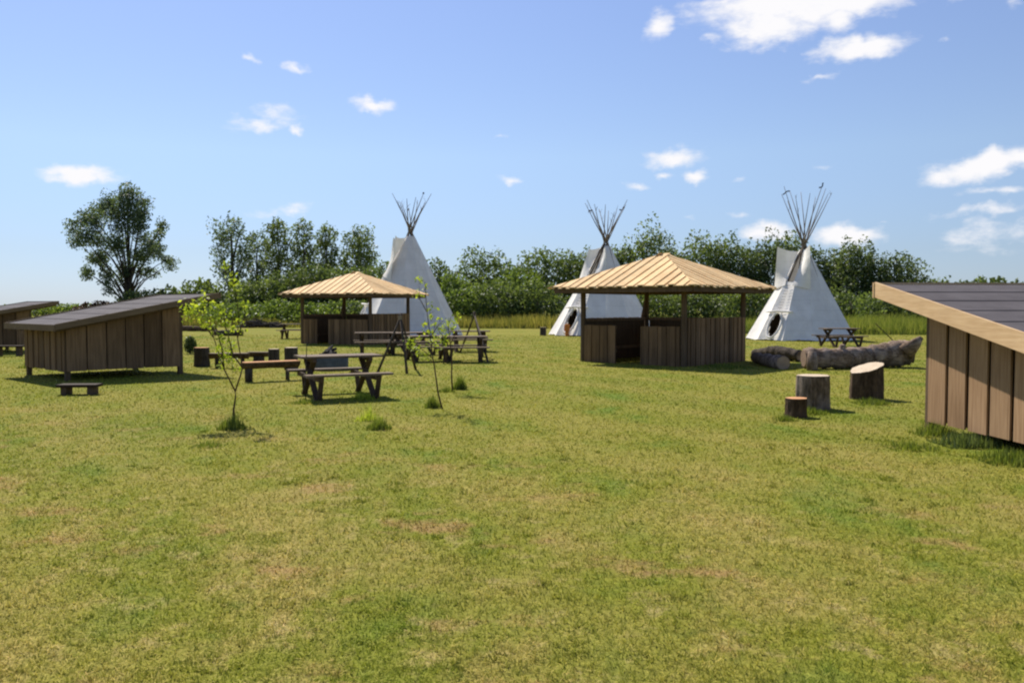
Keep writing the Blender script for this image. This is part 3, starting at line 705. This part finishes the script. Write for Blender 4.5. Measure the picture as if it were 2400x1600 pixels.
# ------------------------------------------------------------------ tepees
def tepee(loc, rz, scale, label, seed, lean=(.25, .0), ribbons=0, tip=8.15, fl=1.0, spr=1.0):
    """local -Y is the door side"""
    rg = random.Random(seed); root = empty('tepee', loc, rz, label, 'tepee', 'white canvas tepees', scale)
    Rb, Hc = 3.05, 5.5; n = 12; ap = Vector((0, lean[0], Hc))
    def surf(a, z, k=1.0):
        t = z/Hc; r = Rb*(1-t)+.10*t
        return Vector((math.sin(a)*r*k, -math.cos(a)*r*k, z))+Vector((0, lean[0], 0))*t
    # canvas: angle a measured from the door side; slot open near the top front
    mb = MB(seed); rows = 110; sub = 14; cols = n*sub; Ztop = 5.25
    V = []; 
    for j in range(rows+1):
        z = .03+(Ztop-.03)*j/rows
        for i in range(cols):
            a = 2*math.pi*i/cols; ph = ((i+sub//2) % sub)/sub
            sag = 1-.030*math.sin(math.pi*ph)*(1-.3*z/Hc)
            facet = math.cos(math.pi/n)/math.cos((ph-.5)*2*math.pi/n) 
            hem = (.03*math.sin(a*9+seed)+.03*rg.random()) if j == 0 else 0
            p = surf(a, z, sag*facet); p.z += hem; V.append(p)
    F_ = []
    for j in range(rows):
        z = Ztop*(j+.5)/rows
        for i in range(cols):
            a = 2*math.pi*(i+.5)/cols; a = a-2*math.pi if a > math.pi else a
            r = Rb*(1-z/Hc)+.1
            xx = math.sin(a)*r
            # oval door
            if abs(a) < 1.2 and (xx/.36)**2+((z-.86)/.70)**2 < 1: continue
            if z > 3.35 and abs(a) < .16+.30*(z-3.35)/1.9: continue
            F_.append((j*cols+i, j*cols+(i+1) % cols, (j+1)*cols+(i+1) % cols, (j+1)*cols+i))
    mb.add(V, F_, .5); cv = mb.build('canvas', M['canvas'], root, False)
    # smoke flaps
    for s in (-1, 1):
        f = MB(seed+s); G_ = []
        nu, nv = 6, 8
        for v in range(nv+1):
            tv = v/nv; z = 3.15+2.1*tv
            inner = surf(s*(.16+.45*tv), min(z, 5.1), 1.02); inner.z = z-.1*tv
            a0 = surf(s*1.25, 3.15, 1.0)
            outer = surf(s*.85, 2.9, 1.02).lerp(Vector((s*1.02*fl, -.80*fl, 5.45-(1-fl)*.9)), tv)
            for u in range(nu+1):
                tu = u/nu; p = inner.lerp(outer, tu); p += Vector((0, -.10*math.sin(math.pi*tu), -.08*math.sin(math.pi*tu)*tv)); G_.append(p)
        f.add(G_, [(v*(nu+1)+u, v*(nu+1)+u+1, (v+1)*(nu+1)+u+1, (v+1)*(nu+1)+u) for v in range(nv) for u in range(nu)], .5)
        f.build('smoke_flap', M['canvas'], root, True)
    fg = MB(seed+4); fg.add([(math.cos(i*.2618)*2.7, math.sin(i*.2618)*2.7, .012) for i in range(24)], [tuple(range(24))], .5); fg.build('added_dark_floor', M['char'], root)  # dark disc added so the inside looks dark through the door
    ln = MB(seed+8); LV = []; cN = 48
    for z in (.03, 1.95):
        for i in range(cN+1): a = .36+(2*math.pi-.72)*i/cN; LV.append(surf(a, z, .90))
    ln.add(LV, [(i, i+1, cN+2+i, cN+1+i) for i in range(cN)], .5); ln.build('added_liner', M['added_liner'], root, True)  # inner cloth added to darken the view through the door
    hm = MB(seed+9); hp = []
    for i in range(25):
        t = 2*math.pi*i/24; z = .86+.70*math.sin(t); r_ = Rb*(1-z/Hc)+.1; hp.append(surf(math.asin(max(-.9, min(.9, .385*math.cos(t)/r_))), z, 1.0))
    hm.tube(hp, .062, 6, False); hm.build('door_hem', M['canvas'], root, True)
    # door awning roll and lacing pins
    aw = MB(seed+5)
    pa, pb = surf(-.30, 1.62, 1.03), surf(.30, 1.62, 1.03)
    mid = surf(0, 1.66, 1.10)
    aw.tube([pa+Vector((-.2, 0, 0)), pa, mid, pb, pb+Vector((.2, 0, 0))], [.03, .05, .06, .05, .03], 8, wob=.2); aw.build('door_roll', M['canvas'], root, True)
    for i in range(9):
        pn = MB(seed+6); z = 1.85+i*.16; p = surf(0, z, 1.01); pn.tube([p+Vector((-.12, -.03, 0)), p+Vector((.12, -.03, .005))], .011, 5)
        pn.build('lacing_pin', M['pole'], root)
    # poles
    for i in range(n):
        a = 2*math.pi*(i+.5)/n; b = surf(a, 0, .965); 
        tw = Vector((math.cos(a)*.10, math.sin(a)*.10, 0))
        cr = Vector((0, lean[0], Hc+.12*rg.uniform(-1, 1)))+tw
        top = tip+rg.uniform(-.55, .25); dirn = (cr-b); tt = (top-b.z)/dirn.z; e = b+dirn*tt
        c0 = Vector((0, lean[0], top)); e = c0+(e-c0)*spr
        e += Vector((rg.uniform(-.08, .08), rg.uniform(-.08, .08), 0))
        p = MB(seed+30+i); m1 = cr+(e-cr)*.5+Vector((rg.uniform(-.05, .05), 0, 0))
        p.tube([b, cr, m1, e], [.042, .034, .024, .012], 6)
        po = p.build('pole', M['pole'], root, True)
        if i in ((2, 8) if ribbons else (3, 10)):
            rb = MB(seed+60+i); q = e
            for s_ in range(5):
                q2 = q+Vector((rg.uniform(-.16, .02), rg.uniform(-.05, .05), rg.uniform(-.10, .05)))
                rb.beam(q, q2, .012, .07); q = q2
            rb.build('ribbon', M['dark_cloth'], po)
        elif i % 2 == 0:
            tw_ = MB(seed+60+i)
            for s_ in range(3):
                t0 = e+(m1-e)*rg.uniform(0, .7); tw_.tube([t0, t0+Vector((rg.uniform(-.2, .2), rg.uniform(-.2, .2), rg.uniform(.12, .3)))], [.010, .004], 4)
            tw_.build('twigs', M['pole'], po)
    return root
t1 = tepee(at(952, 47.8), R(-78), 1.05, 'left tepee, grey shaded side towards us, partly behind the smaller pavilion', 400, tip=7.35, fl=.75)
t2 = tepee(at(1412, 48), R(-48), (1.0, 1.0, .95), 'middle tepee, partly hidden behind the larger pavilion', 440, tip=7.7, fl=.6)
t3 = tepee(at(1876, 41.6), R(-51), (.865, .865, .83), 'right tepee standing free with its oval door open to the left', 480, ribbons=1, tip=8.75, spr=.8)
bl = MB(77)
for i in range(3): bl.tube([(-.13, .02*i, .35+.10*i), (0, .05, .40+.10*i), (.13, 0, .36+.10*i)], [.06, .08, .06], 8, wob=.25)
bl.tube([(0, .03, 0), (0, .03, .4)], .10, 8)
tag(bl.build('blanket_bundle', M['orange_cloth']), 'orange bundle just inside the door of the middle tepee', 'blanket').location = at(1329, 45.75)

# ------------------------------------------------------------------ stumps and logs
def stump(px, py, D, w, h, seed, barkm, cutm, label, group, slant=(0, 0), name='log_stool', flare=.06, lean=(0, 0)):
    loc = G(px, py); 
    root = empty(name, loc, 0, label, 'log stool' if name == 'log_stool' else 'log', group)
    rg = random.Random(seed); n = 64; rows = 9; r = w/2; V = []; F_ = []
    ph = [rg.random()*6.28 for _ in range(4)]
    def rad(a, t): return r*(1+.05*math.sin(2*a+ph[0])+.035*math.sin(5*a+ph[1])+.018*math.sin(11*a+ph[2])+.012*math.sin(23*a+ph[3]+2*t))*(1+flare*(1-t)**2+.01*math.sin(9*t+ph[3]))
    for j in range(rows+1):
        t = j/rows
        for i in range(n):
            a = 2*math.pi*i/n; q = rad(a, t); x = math.cos(a)*q; y = math.sin(a)*q
            z = t*(h+slant[0]*x+slant[1]*y)-.03*(1-t)+0
            V.append((x+lean[0]*z+rg.uniform(-.004, .004), y+lean[1]*z+rg.uniform(-.004, .004), z))
    for j in range(rows):
        for i in range(n): F_.append((j*n+i, j*n+(i+1) % n, (j+1)*n+(i+1) % n, (j+1)*n+i))
    mb = MB(seed); mb.add(V, F_, .5); mb.build('bark', M[barkm], root, True)
    top = V[-n:]; cx = sum(v[0] for v in top)/n; cy = sum(v[1] for v in top)/n; cz = sum(v[2] for v in top)/n
    cm = MB(seed+1); tv = [(v[0]*.985+cx*.015, v[1]*.985+cy*.015, v[2]+.004) for v in top]
    cm.add(tv+[(cx, cy, cz+.006)]+[(v[0], v[1], v[2]-.015) for v in tv], [(i, (i+1) % n, n) for i in range(n)]+[(i, n+1+i, n+1+(i+1) % n, (i+1) % n) for i in range(n)], .5)
    cm.build('cut_face', M[cutm], root)
    return root
SG = 'upright log stools'
stump(1905, 957, 13, .49, .52, 1, 'bark_pale', 'cut', 'tall pale stump with peeling bark, left of the pair of thick stumps', SG)
stump(1866, 976, 12, .31, .27, 2, 'bark', 'cut_orange', 'small low stool with orange cut top in front of the pale stump', SG)
stump(2030, 934, 14, .52, .54, 3, 'bark', 'cut', 'thick stump with a slanting cut top, rightmost of the stumps', SG, slant=(.30, .12))
stump(473, 858, 22, .38, .50, 4, 'bark_dark', 'cut_orange', 'dark upright stool with orange top beside the left shelter', SG)
stump(683, 866, 21.3, .34, .56, 5, 'bark_dark', 'cut', 'tall dark upright log behind the right end of the split log bench', SG)
stump(642, 853, 24, .30, .42, 6, 'bark_dark', 'cut', 'dark upright log behind the middle of the split log bench', SG)
stump(1273, 786, 46, .32, .46, 8, 'bark_dark', 'cut', 'far stool standing left of the middle tepee', SG)
stump(1320, 786, 46, .34, .42, 9, 'bark_dark', 'cut', 'far stool standing at the door of the middle tepee', SG)

def log(name, pts, rads, seed, mat, label, cat='log', group=None, n=26, wob=.12, sub=14, bumps=.14, cutm='cut_old'):
    """lumpy fallen trunk along a path; first point is the object's origin"""
    rg = random.Random(seed); pts = [Vector(p) for p in pts]; o0 = Vector((pts[0].x, pts[0].y, 0))
    root = empty(name, o0, 0, label, cat, group)
    P = []; Rr = []
    for i in range(len(pts)-1):
        for k in range(sub):
            t = k/sub; P.append(pts[i].lerp(pts[i+1], t)-o0); Rr.append((rads[i]*(1-t)+rads[i+1]*t)*(1+bumps*(math.sin(i*3+k*1.3+seed)*.5+rg.uniform(-.3, .3))))
    P.append(pts[-1]-o0); Rr.append(rads[-1])
    mb = MB(seed); mb.tube(P, Rr, n, True, wob); mb.build('bark', M[mat], root, True)
    for (e, q, rr) in ((P[0], P[1], Rr[0]), (P[-1], P[-2], Rr[-1])):
        d = (e-q).normalized(); c = MB(seed+2); c.tube([e-d*.01, e+d*.012], rr*.9, n, True, .05); c.build('cut_end', M[cutm], root)
    return root
g0, g1 = G(1893, 866), G(2110, 862)
big = log('fallen_log', [(g0.x, g0.y+.3, .27), (g0.x+1.0, g0.y+.30, .27), (g0.x+1.9, g1.y+.30, .28), (g1.x+.05, g1.y+.3, .36), (g1.x+.38, g1.y+.3, .40)], [.26, .25, .27, .34, .30], 11, 'bark_log', 'huge pale fallen trunk lying behind the stumps', 'log', None, wob=.14)
s = MB(5); s.tube([(2.75, .32, .40), (3.0, .25, .66), (3.12, .22, .80)], [.22, .14, .06], 10, wob=.25); s.build('branch_stub', M['bark_log'], big, True)
s = MB(7); s.tube([(.95, 0, .42), (.98, -.05, .62)], [.11, .08], 8, wob=.2); s.build('branch_stub', M['bark_log'], big, True)
s = MB(6); s.tube([(.0, -.32, -.03), (.0, -.30, .25), (.02, -.26, .47)], [.14, .125, .11], 10, wob=.15); 
ob = s.build('log_stool', M['bark_pale'], None, True); ob.location = (g0.x, g0.y, 0); tag(ob, 'upright pinkish stub leaning on the left end of the huge fallen trunk', 'log stool', SG)
a0, a1 = G(1772, 852), G(1838, 866)
log('fallen_log', [(a0.x, a0.y+.1, .17), (a1.x, a1.y+.1, .16)], [.14, .19], 12, 'bark_log', 'short pale log lying left of the huge fallen trunk', 'log', 'logs lying on the grass')
b0, b1 = G(1775, 842), G(1885, 850)
log('fallen_log', [(b0.x, b0.y+.35, .15), ((b0.x+b1.x)/2, (b0.y+b1.y)/2+.4, .24), (b1.x, b1.y+.35, .18)], [.13, .20, .16], 13, 'bark_dark', 'dark crooked log shape standing for the roof shadow between pavilion and fallen trunk', 'log', 'logs lying on the grass')  # dark log shape placed where the pavilion roof's shadow falls
l0, l1 = G(415, 776), G(502, 777)
log('fallen_log', [l0+Vector((0, .2, .18)), l1+Vector((0, .2, .16))], [.18, .14], 14, 'bark', 'long log just right of the left shelter', 'log', 'logs lying on the grass')
l0, l1 = G(500, 787), G(566, 787)
log('fallen_log', [l0+Vector((0, .2, .16)), l1+Vector((0, .2, .15))], [.14, .17], 15, 'bark_dark', 'dark log seen through the branches of the nearest sapling', 'log', 'logs lying on the grass')
# brush pile
bp = empty('brush_pile', G(610, 768), 0, 'low dark pile of old branches in front of the far hedge', 'brush pile')
rg = random.Random(9); br = MB(9)
for i in range(46):
    x = rg.uniform(-1.45, 1.45); t = 1-abs(x-.0)/1.6; z = rg.uniform(.05, .75*t+.08); a = rg.uniform(-.5, .5); L_ = rg.uniform(.5, 1.1)
    br.tube([(x-L_*.6*math.cos(a), rg.uniform(-.5, .5), max(.05, z-L_*.4*math.sin(a))), (x+L_*.6*math.cos(a), rg.uniform(-.5, .5), max(.05, z+L_*.4*math.sin(a)))], [rg.uniform(.05, .13), .04], 6)
br.build('branches', M['bark_dark'], bp)

# split log benches
def split_bench(loc, rz, L_, label, seed, zt=.42, w=.30, legs=((-.42, .11), (.36, .06)), top='cut_orange'):
    root = empty('split_log_bench', loc, rz, label, 'bench', 'split log benches round the fire')
    n = 10; V = []; F_ = []
    rg = random.Random(seed); m = 9
    for j in range(m):
        x = -L_/2+L_*j/(m-1); k = 1+rg.uniform(-.05, .05)
        for i in range(n+1):
            a = math.pi*i/n; V.append((x, math.cos(a)*w/2*k, zt-.02-math.sin(a)*.13*k))
    q = n+1
    for j in range(m-1):
        for i in range(n): F_.append((j*q+i, (j+1)*q+i, (j+1)*q+i+1, j*q+i+1))
    F_.append(tuple(range(q))); F_.append(tuple(reversed(range((m-1)*q, m*q))))
    mb = MB(seed); mb.add(V, F_, .5); mb.build('bark', M['bark'], root, True)
    t = MB(seed+1); t.box(-L_/2, -w/2+.003, zt-.022, L_/2, w/2-.003, zt, .9); t.build('seat', M[top], root)
    for (fx, r) in legs:
        lg = MB(seed+2); lg.tube([(fx*L_*1, 0, -.02), (fx*L_, 0, zt-.10)], r, 10, wob=.08); lg.build('leg', M['bark_dark'], root, True)
    return root
p0, p1 = G(590, 893), G(661, 886); dv = p1-p0
split_bench(at(634, 18.4), math.atan2(dv.y, dv.x)*.6, 1.22, 'nearest split log bench with a bright orange flat top', 21, legs=((-.40, .085), (.30, .045)), top='fresh_top' if 'fresh_top' in M else 'cut_orange')
split_bench(at(536, 22.2), R(4), .98, 'dark split log bench behind the nearest sapling', 22, zt=.39, legs=((-.30, .07), (.35, .05)), top='greytop')
split_bench(at(606, 24.5), R(-3), .62, 'short split log bench furthest back, behind the orange topped bench', 23, zt=.30, legs=((-.1, .10), (.1, .10)), top='greytop')

# fire bowl ring
fp = empty('fire_pit', G(766, 868)+Vector((0, .35, 0)), 0, 'round grey fire pit with charred wood heaped on it, behind the nearest picnic table', 'fire pit')
mb = MB(31); n = 28; V = []
for (r, z) in ((.46, 0), (.47, .34), (.43, .34), (.42, .05)):
    for i in range(n): a = 2*math.pi*i/n; V.append((math.cos(a)*r, math.sin(a)*r, z))
F_ = [(j*n+i, j*n+(i+1) % n, (j+1)*n+(i+1) % n, (j+1)*n+i) for j in range(3) for i in range(n)]; F_.append(tuple(range(3*n, 4*n)))
mb.add(V, F_, .5); mb.build('ring', M['steel'], fp, True)
mb = MB(32); rg = random.Random(4)
for i in range(16):
    a = rg.uniform(0, 6.28); r = rg.uniform(.0, .22); x = math.cos(a)*r; y = math.sin(a)*r; b = rg.uniform(0, 6.28); L_ = rg.uniform(.15, .26); z = .30+.30*(1-r/.28)*rg.random()
    mb.tube([(x-L_*math.cos(b), y-L_*math.sin(b), max(.2, z-.10)), (x+L_*.5*math.cos(b), y+L_*.5*math.sin(b), z+.06)], [rg.uniform(.04, .06), .035], 7)
mb.build('charred_wood', M['char'], fp)
mb = MB(33); V = [(0, 0, .38)]
for i in range(16): a = 2*math.pi*i/16; V.append((math.cos(a)*.40, math.sin(a)*.40, .27))
mb.add(V, [(0, 1+i, 1+(i+1) % 16) for i in range(16)], .5); mb.build('ash', M['ash'], fp, True)

# dark pot-like bush right of the left shelter
def small_plant(name, loc, w, h, seed, mat, label, cat, n=260, leafs=.03, group=None):
    rg = np.random.default_rng(seed); root = empty(name, loc, 0, label, cat, group)
    d = rg.normal(size=(n, 3)); d /= np.linalg.norm(d, axis=1)[:, None]; P = d*np.array([w/2, w/2, h/2])*(.3+.7*rg.random(n)[:, None]**.6)+np.array([0, 0, h*.52])
    P = P[P[:, 2] > 0.01]
    np_mesh('leaves', leaf_quads(P, leafs, rg), 4, rg.random(len(P)), M[mat], root)
    t = MB(seed)
    for i in range(7): a = i*.9; t.tube([(0, 0, -.02), (math.cos(a)*w*.3, math.sin(a)*w*.3, h*.7)], [.012, .005], 5)
    t.build('stems', M['bark_dark'], root)
    return root
small_plant('shrub', G(446, 829), .42, .60, 61, 'leaf_dark', 'small dark round shrub between the left shelter and the orange topped stool', 'shrub', 1200, .035)

# ------------------------------------------------------------------ picnic tables
def picnic_table():
    """long axis local X; crossed legs, a bench on either side carried by braces"""
    root = empty('picnic_table', (0, 0, 0), 0, '', 'picnic table', 'dark timber picnic tables')
    t = MB(1)
    for i in range(5): a = -.35+.14*i; t.box(-.72, a+.005, .70, .72, a+.135, .738)
    t.build('table_top', M['greytop'], root)
    for sy in (-1, 1):
        b = MB(3+sy)
        for (y0, y1) in ((.60, .715), (.727, .845)):
            ya, yb = sorted((sy*y0, sy*y1)); b.box(-.75, ya, .415, .75, yb, .452)
        b.build('bench', M['greytop'], root)
    for sx in (-1, 1):
        fr = MB(20+sx); x = sx*.50
        fr.box(x-.03, -.33, .635, x+.03, .33, .698); fr.box(x-.062, -.80, .335, x-.033, .80, .412); fr.build('crossbar', M['dark'], root)
        for sy in (-1, 1):
            l = MB(7+sx+2*sy); xx = x+.022*sy; l.beam((xx, sy*.64, -.02), (xx, -sy*.20, .665), .042, .095, up=(1, 0, 0)); l.build('leg', M['dark'], root)
            br = MB(12+sx+2*sy); br.beam((x+.03+.02*sy, sy*.62, .0), (x+.03+.02*sy, sy*.80, .41), .04, .08, up=(1, 0, 0)); br.build('brace', M['dark'], root)
    return root
pt = picnic_table()
tabs = [((-3.10, 15.20), 26, 'nearest picnic table, standing in front of the fire pit'),
        (at(883, 28.5), 12, 'picnic table at the left end of the cluster, in front of the smaller pavilion wall'),
        (at(962, 28.5), 40, 'picnic table second from the left in the cluster, by the pole tripod'),
        (at(1003, 25.3), 20, 'picnic table in the middle of the cluster behind the leafy saplings'),
        (at(1084, 24.9), 5, 'picnic table nearest in the cluster, beneath the right hand pole tripod'),
        (at(1100, 30.5), 8, 'picnic table at the back right of the cluster, behind the right hand pole tripod'),
        (at(690, 42.5), 5, 'far picnic table left of the smaller pavilion'),
        (at(1968, 34.0), 8, 'pale picnic table in front of the right tepee')]
for i, (p, a, lb) in enumerate(tabs):
    o = pt if i == 0 else copy_tree(pt)
    place(o, (p[0], p[1], 0), R(a), lb)

# low benches by the shelters
def low_bench(loc, rz, label, zt, L_):
    root = empty('low_bench', loc, rz, label, 'bench', 'low dark benches beside the shelters')
    t = MB(1); t.box(-L_/2, -.16, zt-.05, L_/2, -.005, zt); t.box(-L_/2, .005, zt-.05, L_/2, .16, zt); t.build('seat', M['painted_shade'], root)  # shelter shade put into the near-black seat colour
    for x in (-L_*.33, L_*.33):
        l = MB(2); l.box(x-.05, -.13, -.02, x+.05, .13, zt-.052); l.build('leg', M['dark'], root)
    return root
low_bench(G(187, 924), R(4), 'low dark bench in the shade at the near corner of the left shelter', .19, .70)
low_bench(G(22, 834), R(4), 'low dark bench in front of the furthest shelter at the left edge', .34, .95)

# tripods of poles
def tripod(apx, apy, feet, label, seed):
    gf = [G(*f) for f in feet]; c = sum(gf, Vector())/len(gf)
    D = c.y; ap = at(apx, D, zat(apy, D)); root = empty('pole_tripod', c, 0, label, 'tripod', 'pole tripods by the picnic tables')
    for i, f in enumerate(gf):
        p = MB(seed+i); d = (ap-f); p.tube([f-c-Vector((0, 0, .02)), f-c+d*.5+Vector((.012, 0, 0)), f-c+d*1.06], [.034, .028, .022], 7, wob=.1); p.build('leg', M['bark_dark'], root, True)
    k = MB(seed+9); a = ap-c; k.tube([a+Vector((0, 0, -.05)), a+Vector((0, 0, .05))], .05, 8, wob=.2); k.build('lashing', M['rope'], root)
tripod(1112, 737, [(1144, 849), (1132, 836), (1077, 827)], 'pole tripod standing over the right end of the picnic tables', 500)
tripod(938, 744, [(884, 873), (954, 876), (975, 866)], 'pole tripod between the nearest picnic table and the cluster of tables', 510)

# ------------------------------------------------------------------ saplings
def sapling(base, label, stems, clumps, seed, n=60, leafs=.028, thick=.021):
    """stems: lists of photo points (px, py, dy); clumps: (px, py, radius px, dy)"""
    b = G(*base); D = b.y; root = empty('sapling', b, 0, label, 'sapling', 'young trees planted in the lawn')
    rg = np.random.default_rng(seed)
    def W3(px, py, dy=0): return at(px, D+dy, zat(py, D+dy))-b
    tb = MB(seed)
    for s_ in stems:
        pts = [W3(*q) for q in s_]; m = len(pts)
        r0 = thick*(1 if s_ is stems[0] else .6)
        tb.tube(pts, [r0*(1-.75*i/(m-1)) for i in range(m)], 6)
    Ps = []
    for (px, py, r, dy) in clumps:
        c = np.array(W3(px, py, dy)); rr = r/F*D; k = int(1.0*n*(r/20)**1.5)
        q = rg.normal(size=(k, 3))*np.array([rr, rr, rr*.9])*.52+c; Ps.append(q)
        for _ in range(2):
            e = c+rg.normal(size=3)*rr*.6; tb.tube([Vector(c)+Vector((0, 0, -rr)), Vector(e)], [.004, .002], 4)
    P = np.concatenate(Ps); P = P[P[:, 2] > .02]
    np_mesh('leaves', leaf_quads(P, leafs*1.1, rg), 4, rg.random(len(P)), M['leaf_sapling'], root)
    tb.build('trunk', M['bark'], root, True)
    return root
sapling((546, 988), 'nearest sapling, forked, with bright yellow green leaves',
  [[(546, 992), (545, 960), (550, 930), (549, 916)], [(549, 916), (524, 866), (500, 790), (492, 745)], [(549, 918), (562, 880), (567, 862), (556, 790), (560, 740), (556, 700), (545, 640)],
   [(524, 866), (520, 820), (505, 760), (470, 715)], [(567, 862), (545, 830), (530, 770, .1), (524, 730)], [(556, 790), (575, 740), (574, 712)], [(500, 790), (470, 750), (450, 730)]],
  [(452, 722, 30, 0), (478, 708, 22, .1), (440, 738, 18, 0), (466, 742, 22, -.1), (545, 652, 20, 0), (532, 630, 13, .1), (552, 675, 16, 0), (575, 712, 14, 0), (520, 735, 20, 0), (528, 755, 18, .1), (500, 765, 18, 0),
   (545, 765, 16, 0), (562, 750, 12, 0), (520, 790, 18, 0), (540, 805, 14, .1), (516, 820, 16, 0), (533, 835, 16, 0), (515, 850, 12, 0), (543, 852, 14, 0), (552, 866, 9, 0), (480, 760, 14, 0), (508, 715, 14, .1), (566, 775, 10, 0)], 71, 46, .024)
sapling((1036, 958), 'slender leaning sapling, second nearest, with a grass tuft at its foot',
  [[(1036, 960), (1026, 920), (1018, 860), (1014, 840), (1008, 790), (1000, 720), (996, 660)], [(1014, 840), (985, 815), (970, 800)], [(1008, 790), (1025, 765), (1040, 750)], [(1000, 730), (984, 700), (983, 670)], [(1016, 850), (1000, 838)]],
  [(985, 655, 11, 0), (983, 690, 12, 0), (998, 672, 8, 0), (1008, 722, 13, 0), (1010, 745, 8, 0), (968, 808, 15, 0), (955, 800, 12, 0), (980, 820, 14, .1), (992, 832, 13, 0), (1005, 778, 12, 0), (1012, 800, 12, 0), (1022, 812, 14, 0), (998, 760, 10, 0), (1003, 836, 9, 0), (985, 790, 8, 0)], 72, 38, .025, .015)
sapling((1060, 918), 'upright sapling right of the leaning one, in front of the nearest table of the cluster',
  [[(1060, 920), (1058, 880), (1059, 840), (1055, 800), (1050, 765), (1058, 740)], [(1055, 800), (1035, 785), (1025, 770)], [(1056, 805), (1068, 780), (1070, 755)]],
  [(1050, 757, 16, 0), (1066, 750, 12, 0), (1035, 768, 15, 0), (1025, 785, 13, .1), (1045, 782, 14, 0), (1062, 772, 12, 0), (1018, 760, 10, 0), (1040, 800, 12, 0), (1072, 738, 8, 0), (1030, 745, 8, 0)], 73, 46, .026, .017)
# bare stake in front of the nearest table
b = G(716, 936); st = MB(3); zt = zat(802, b.y)
st.tube([(0, 0, -.03), (.008, 0, zt*.5), (.035, 0, zt)], [.011, .010, .007], 6)
st.tube([(.0, 0, zt*.3), (-.03, 0, zt*.55)], [.006, .003], 5)
ob = st.build('stake', M['bark_dark'], None, True); ob.location = b; tag(ob, 'thin bare stake standing in front of the left end of the nearest picnic table', 'stake')
# stick leaning in the grass right of the right tepee
A, B = at(2052, 39, zat(758, 39)), G(2092, 797); st = MB(4); st.tube([A-B, Vector((0, 0, 0))], [.02, .025], 6)
ob = st.build('leaning_stick', M['bark_dark'], None, True); ob.location = B; tag(ob, 'dark stick leaning in the tall grass right of the right tepee', 'stick')

# ------------------------------------------------------------------ grass tufts and weeds
def tuft(loc, w, h, n, seed, label, mat='tuft', group='grass tufts left uncut on the lawn', name='grass_tuft', spread=.4, bw=.006):
    rg = np.random.default_rng(seed)
    q = np.clip(rg.normal(size=(n, 2)), -1.5, 1.5)*np.array([w/2.6, w/3.2]); hh = h*(.4+.7*rg.random(n))*np.exp(-(q[:, 0]/(w*.55))**2)
    a = rg.random(n)*6.283; b_ = rg.random(n)*6.283; l = rg.random(n)*spread
    base = np.concatenate([q, np.zeros((n, 1))], 1); dx = np.stack([np.cos(a), np.sin(a), np.zeros(n)], 1)*bw*(.6+rg.random(n))[:, None]
    tip = base+np.stack([np.cos(b_)*l*hh, np.sin(b_)*l*hh, hh], 1)
    o = np_mesh(name, np.stack([base-dx, base+dx, tip], 1).reshape(-1, 3), 3, rg.random(n), M[mat]); o.location = loc
    return tag(o, label, 'grass', None, 'stuff') if w > .4 else tag(o, label, 'grass tuft', group)
tuft(G(545, 1005), .28, .22, 420, 1, 'uncut tuft round the foot of the nearest forked sapling')
tuft(G(490, 1045), .30, .07, 200, 2, 'flat darker patch of weeds left of the nearest sapling foot')
tuft(G(888, 1005), .26, .17, 420, 3, 'leafy tuft alone in the lawn left of the leaning sapling', 'tuft')
tuft(G(865, 985), .30, .26, 120, 4, 'thin pale tall grass beside the lone leafy tuft', 'leaf_sapling', spread=.5, bw=.004)
tuft(G(1014, 955), .20, .24, 300, 5, 'uncut tuft at the foot of the leaning sapling')
tuft(G(1078, 912), .22, .30, 420, 6, 'dense dark upright tuft right of the upright sapling')
tuft(G(1046, 918), .26, .12, 200, 7, 'low bright tuft left of the upright sapling')
tuft(G(712, 945), .34, .10, 260, 8, 'bright weeds at the foot of the bare stake')
tuft(G(850, 935), .34, .18, 240, 9, 'yellow green weeds in front of the nearest picnic table', 'leaf_sapling', spread=.7)
tuft(G(2045, 946), .5, .12, 420, 10, 'grass round the foot of the slanting stump')
tuft(G(1895, 968), .45, .12, 420, 11, 'grass round the foot of the pale stump')
tuft(G(1840, 985), .25, .10, 240, 12, 'grass beside the small orange topped stool')
tuft(G(1385, 846), .5, .35, 400, 13, 'weeds growing at the left corner of the larger pavilion', bw=.01)
tuft(G(1700, 862), 1.2, .14, 500, 14, 'grass along the foot of the larger pavilion front wall', bw=.01)
tuft(G(2190, 1018), .42, .20, 400, 15, 'tall grass at the corner post of the near shelter')
tuft(G(2270, 1042), .6, .17, 1100, 16, 'thick weeds below the boards of the near shelter', 'leaf_dark')
tuft(G(2380, 1082), .6, .15, 900, 17, 'weeds at the right picture edge in front of the near shelter')
tuft(G(2140, 1050), .5, .09, 400, 18, 'low darker grass left of the near shelter corner')
tuft(G(75, 862), .5, .2, 240, 19, 'grass round the left rear post of the left shelter', bw=.01)
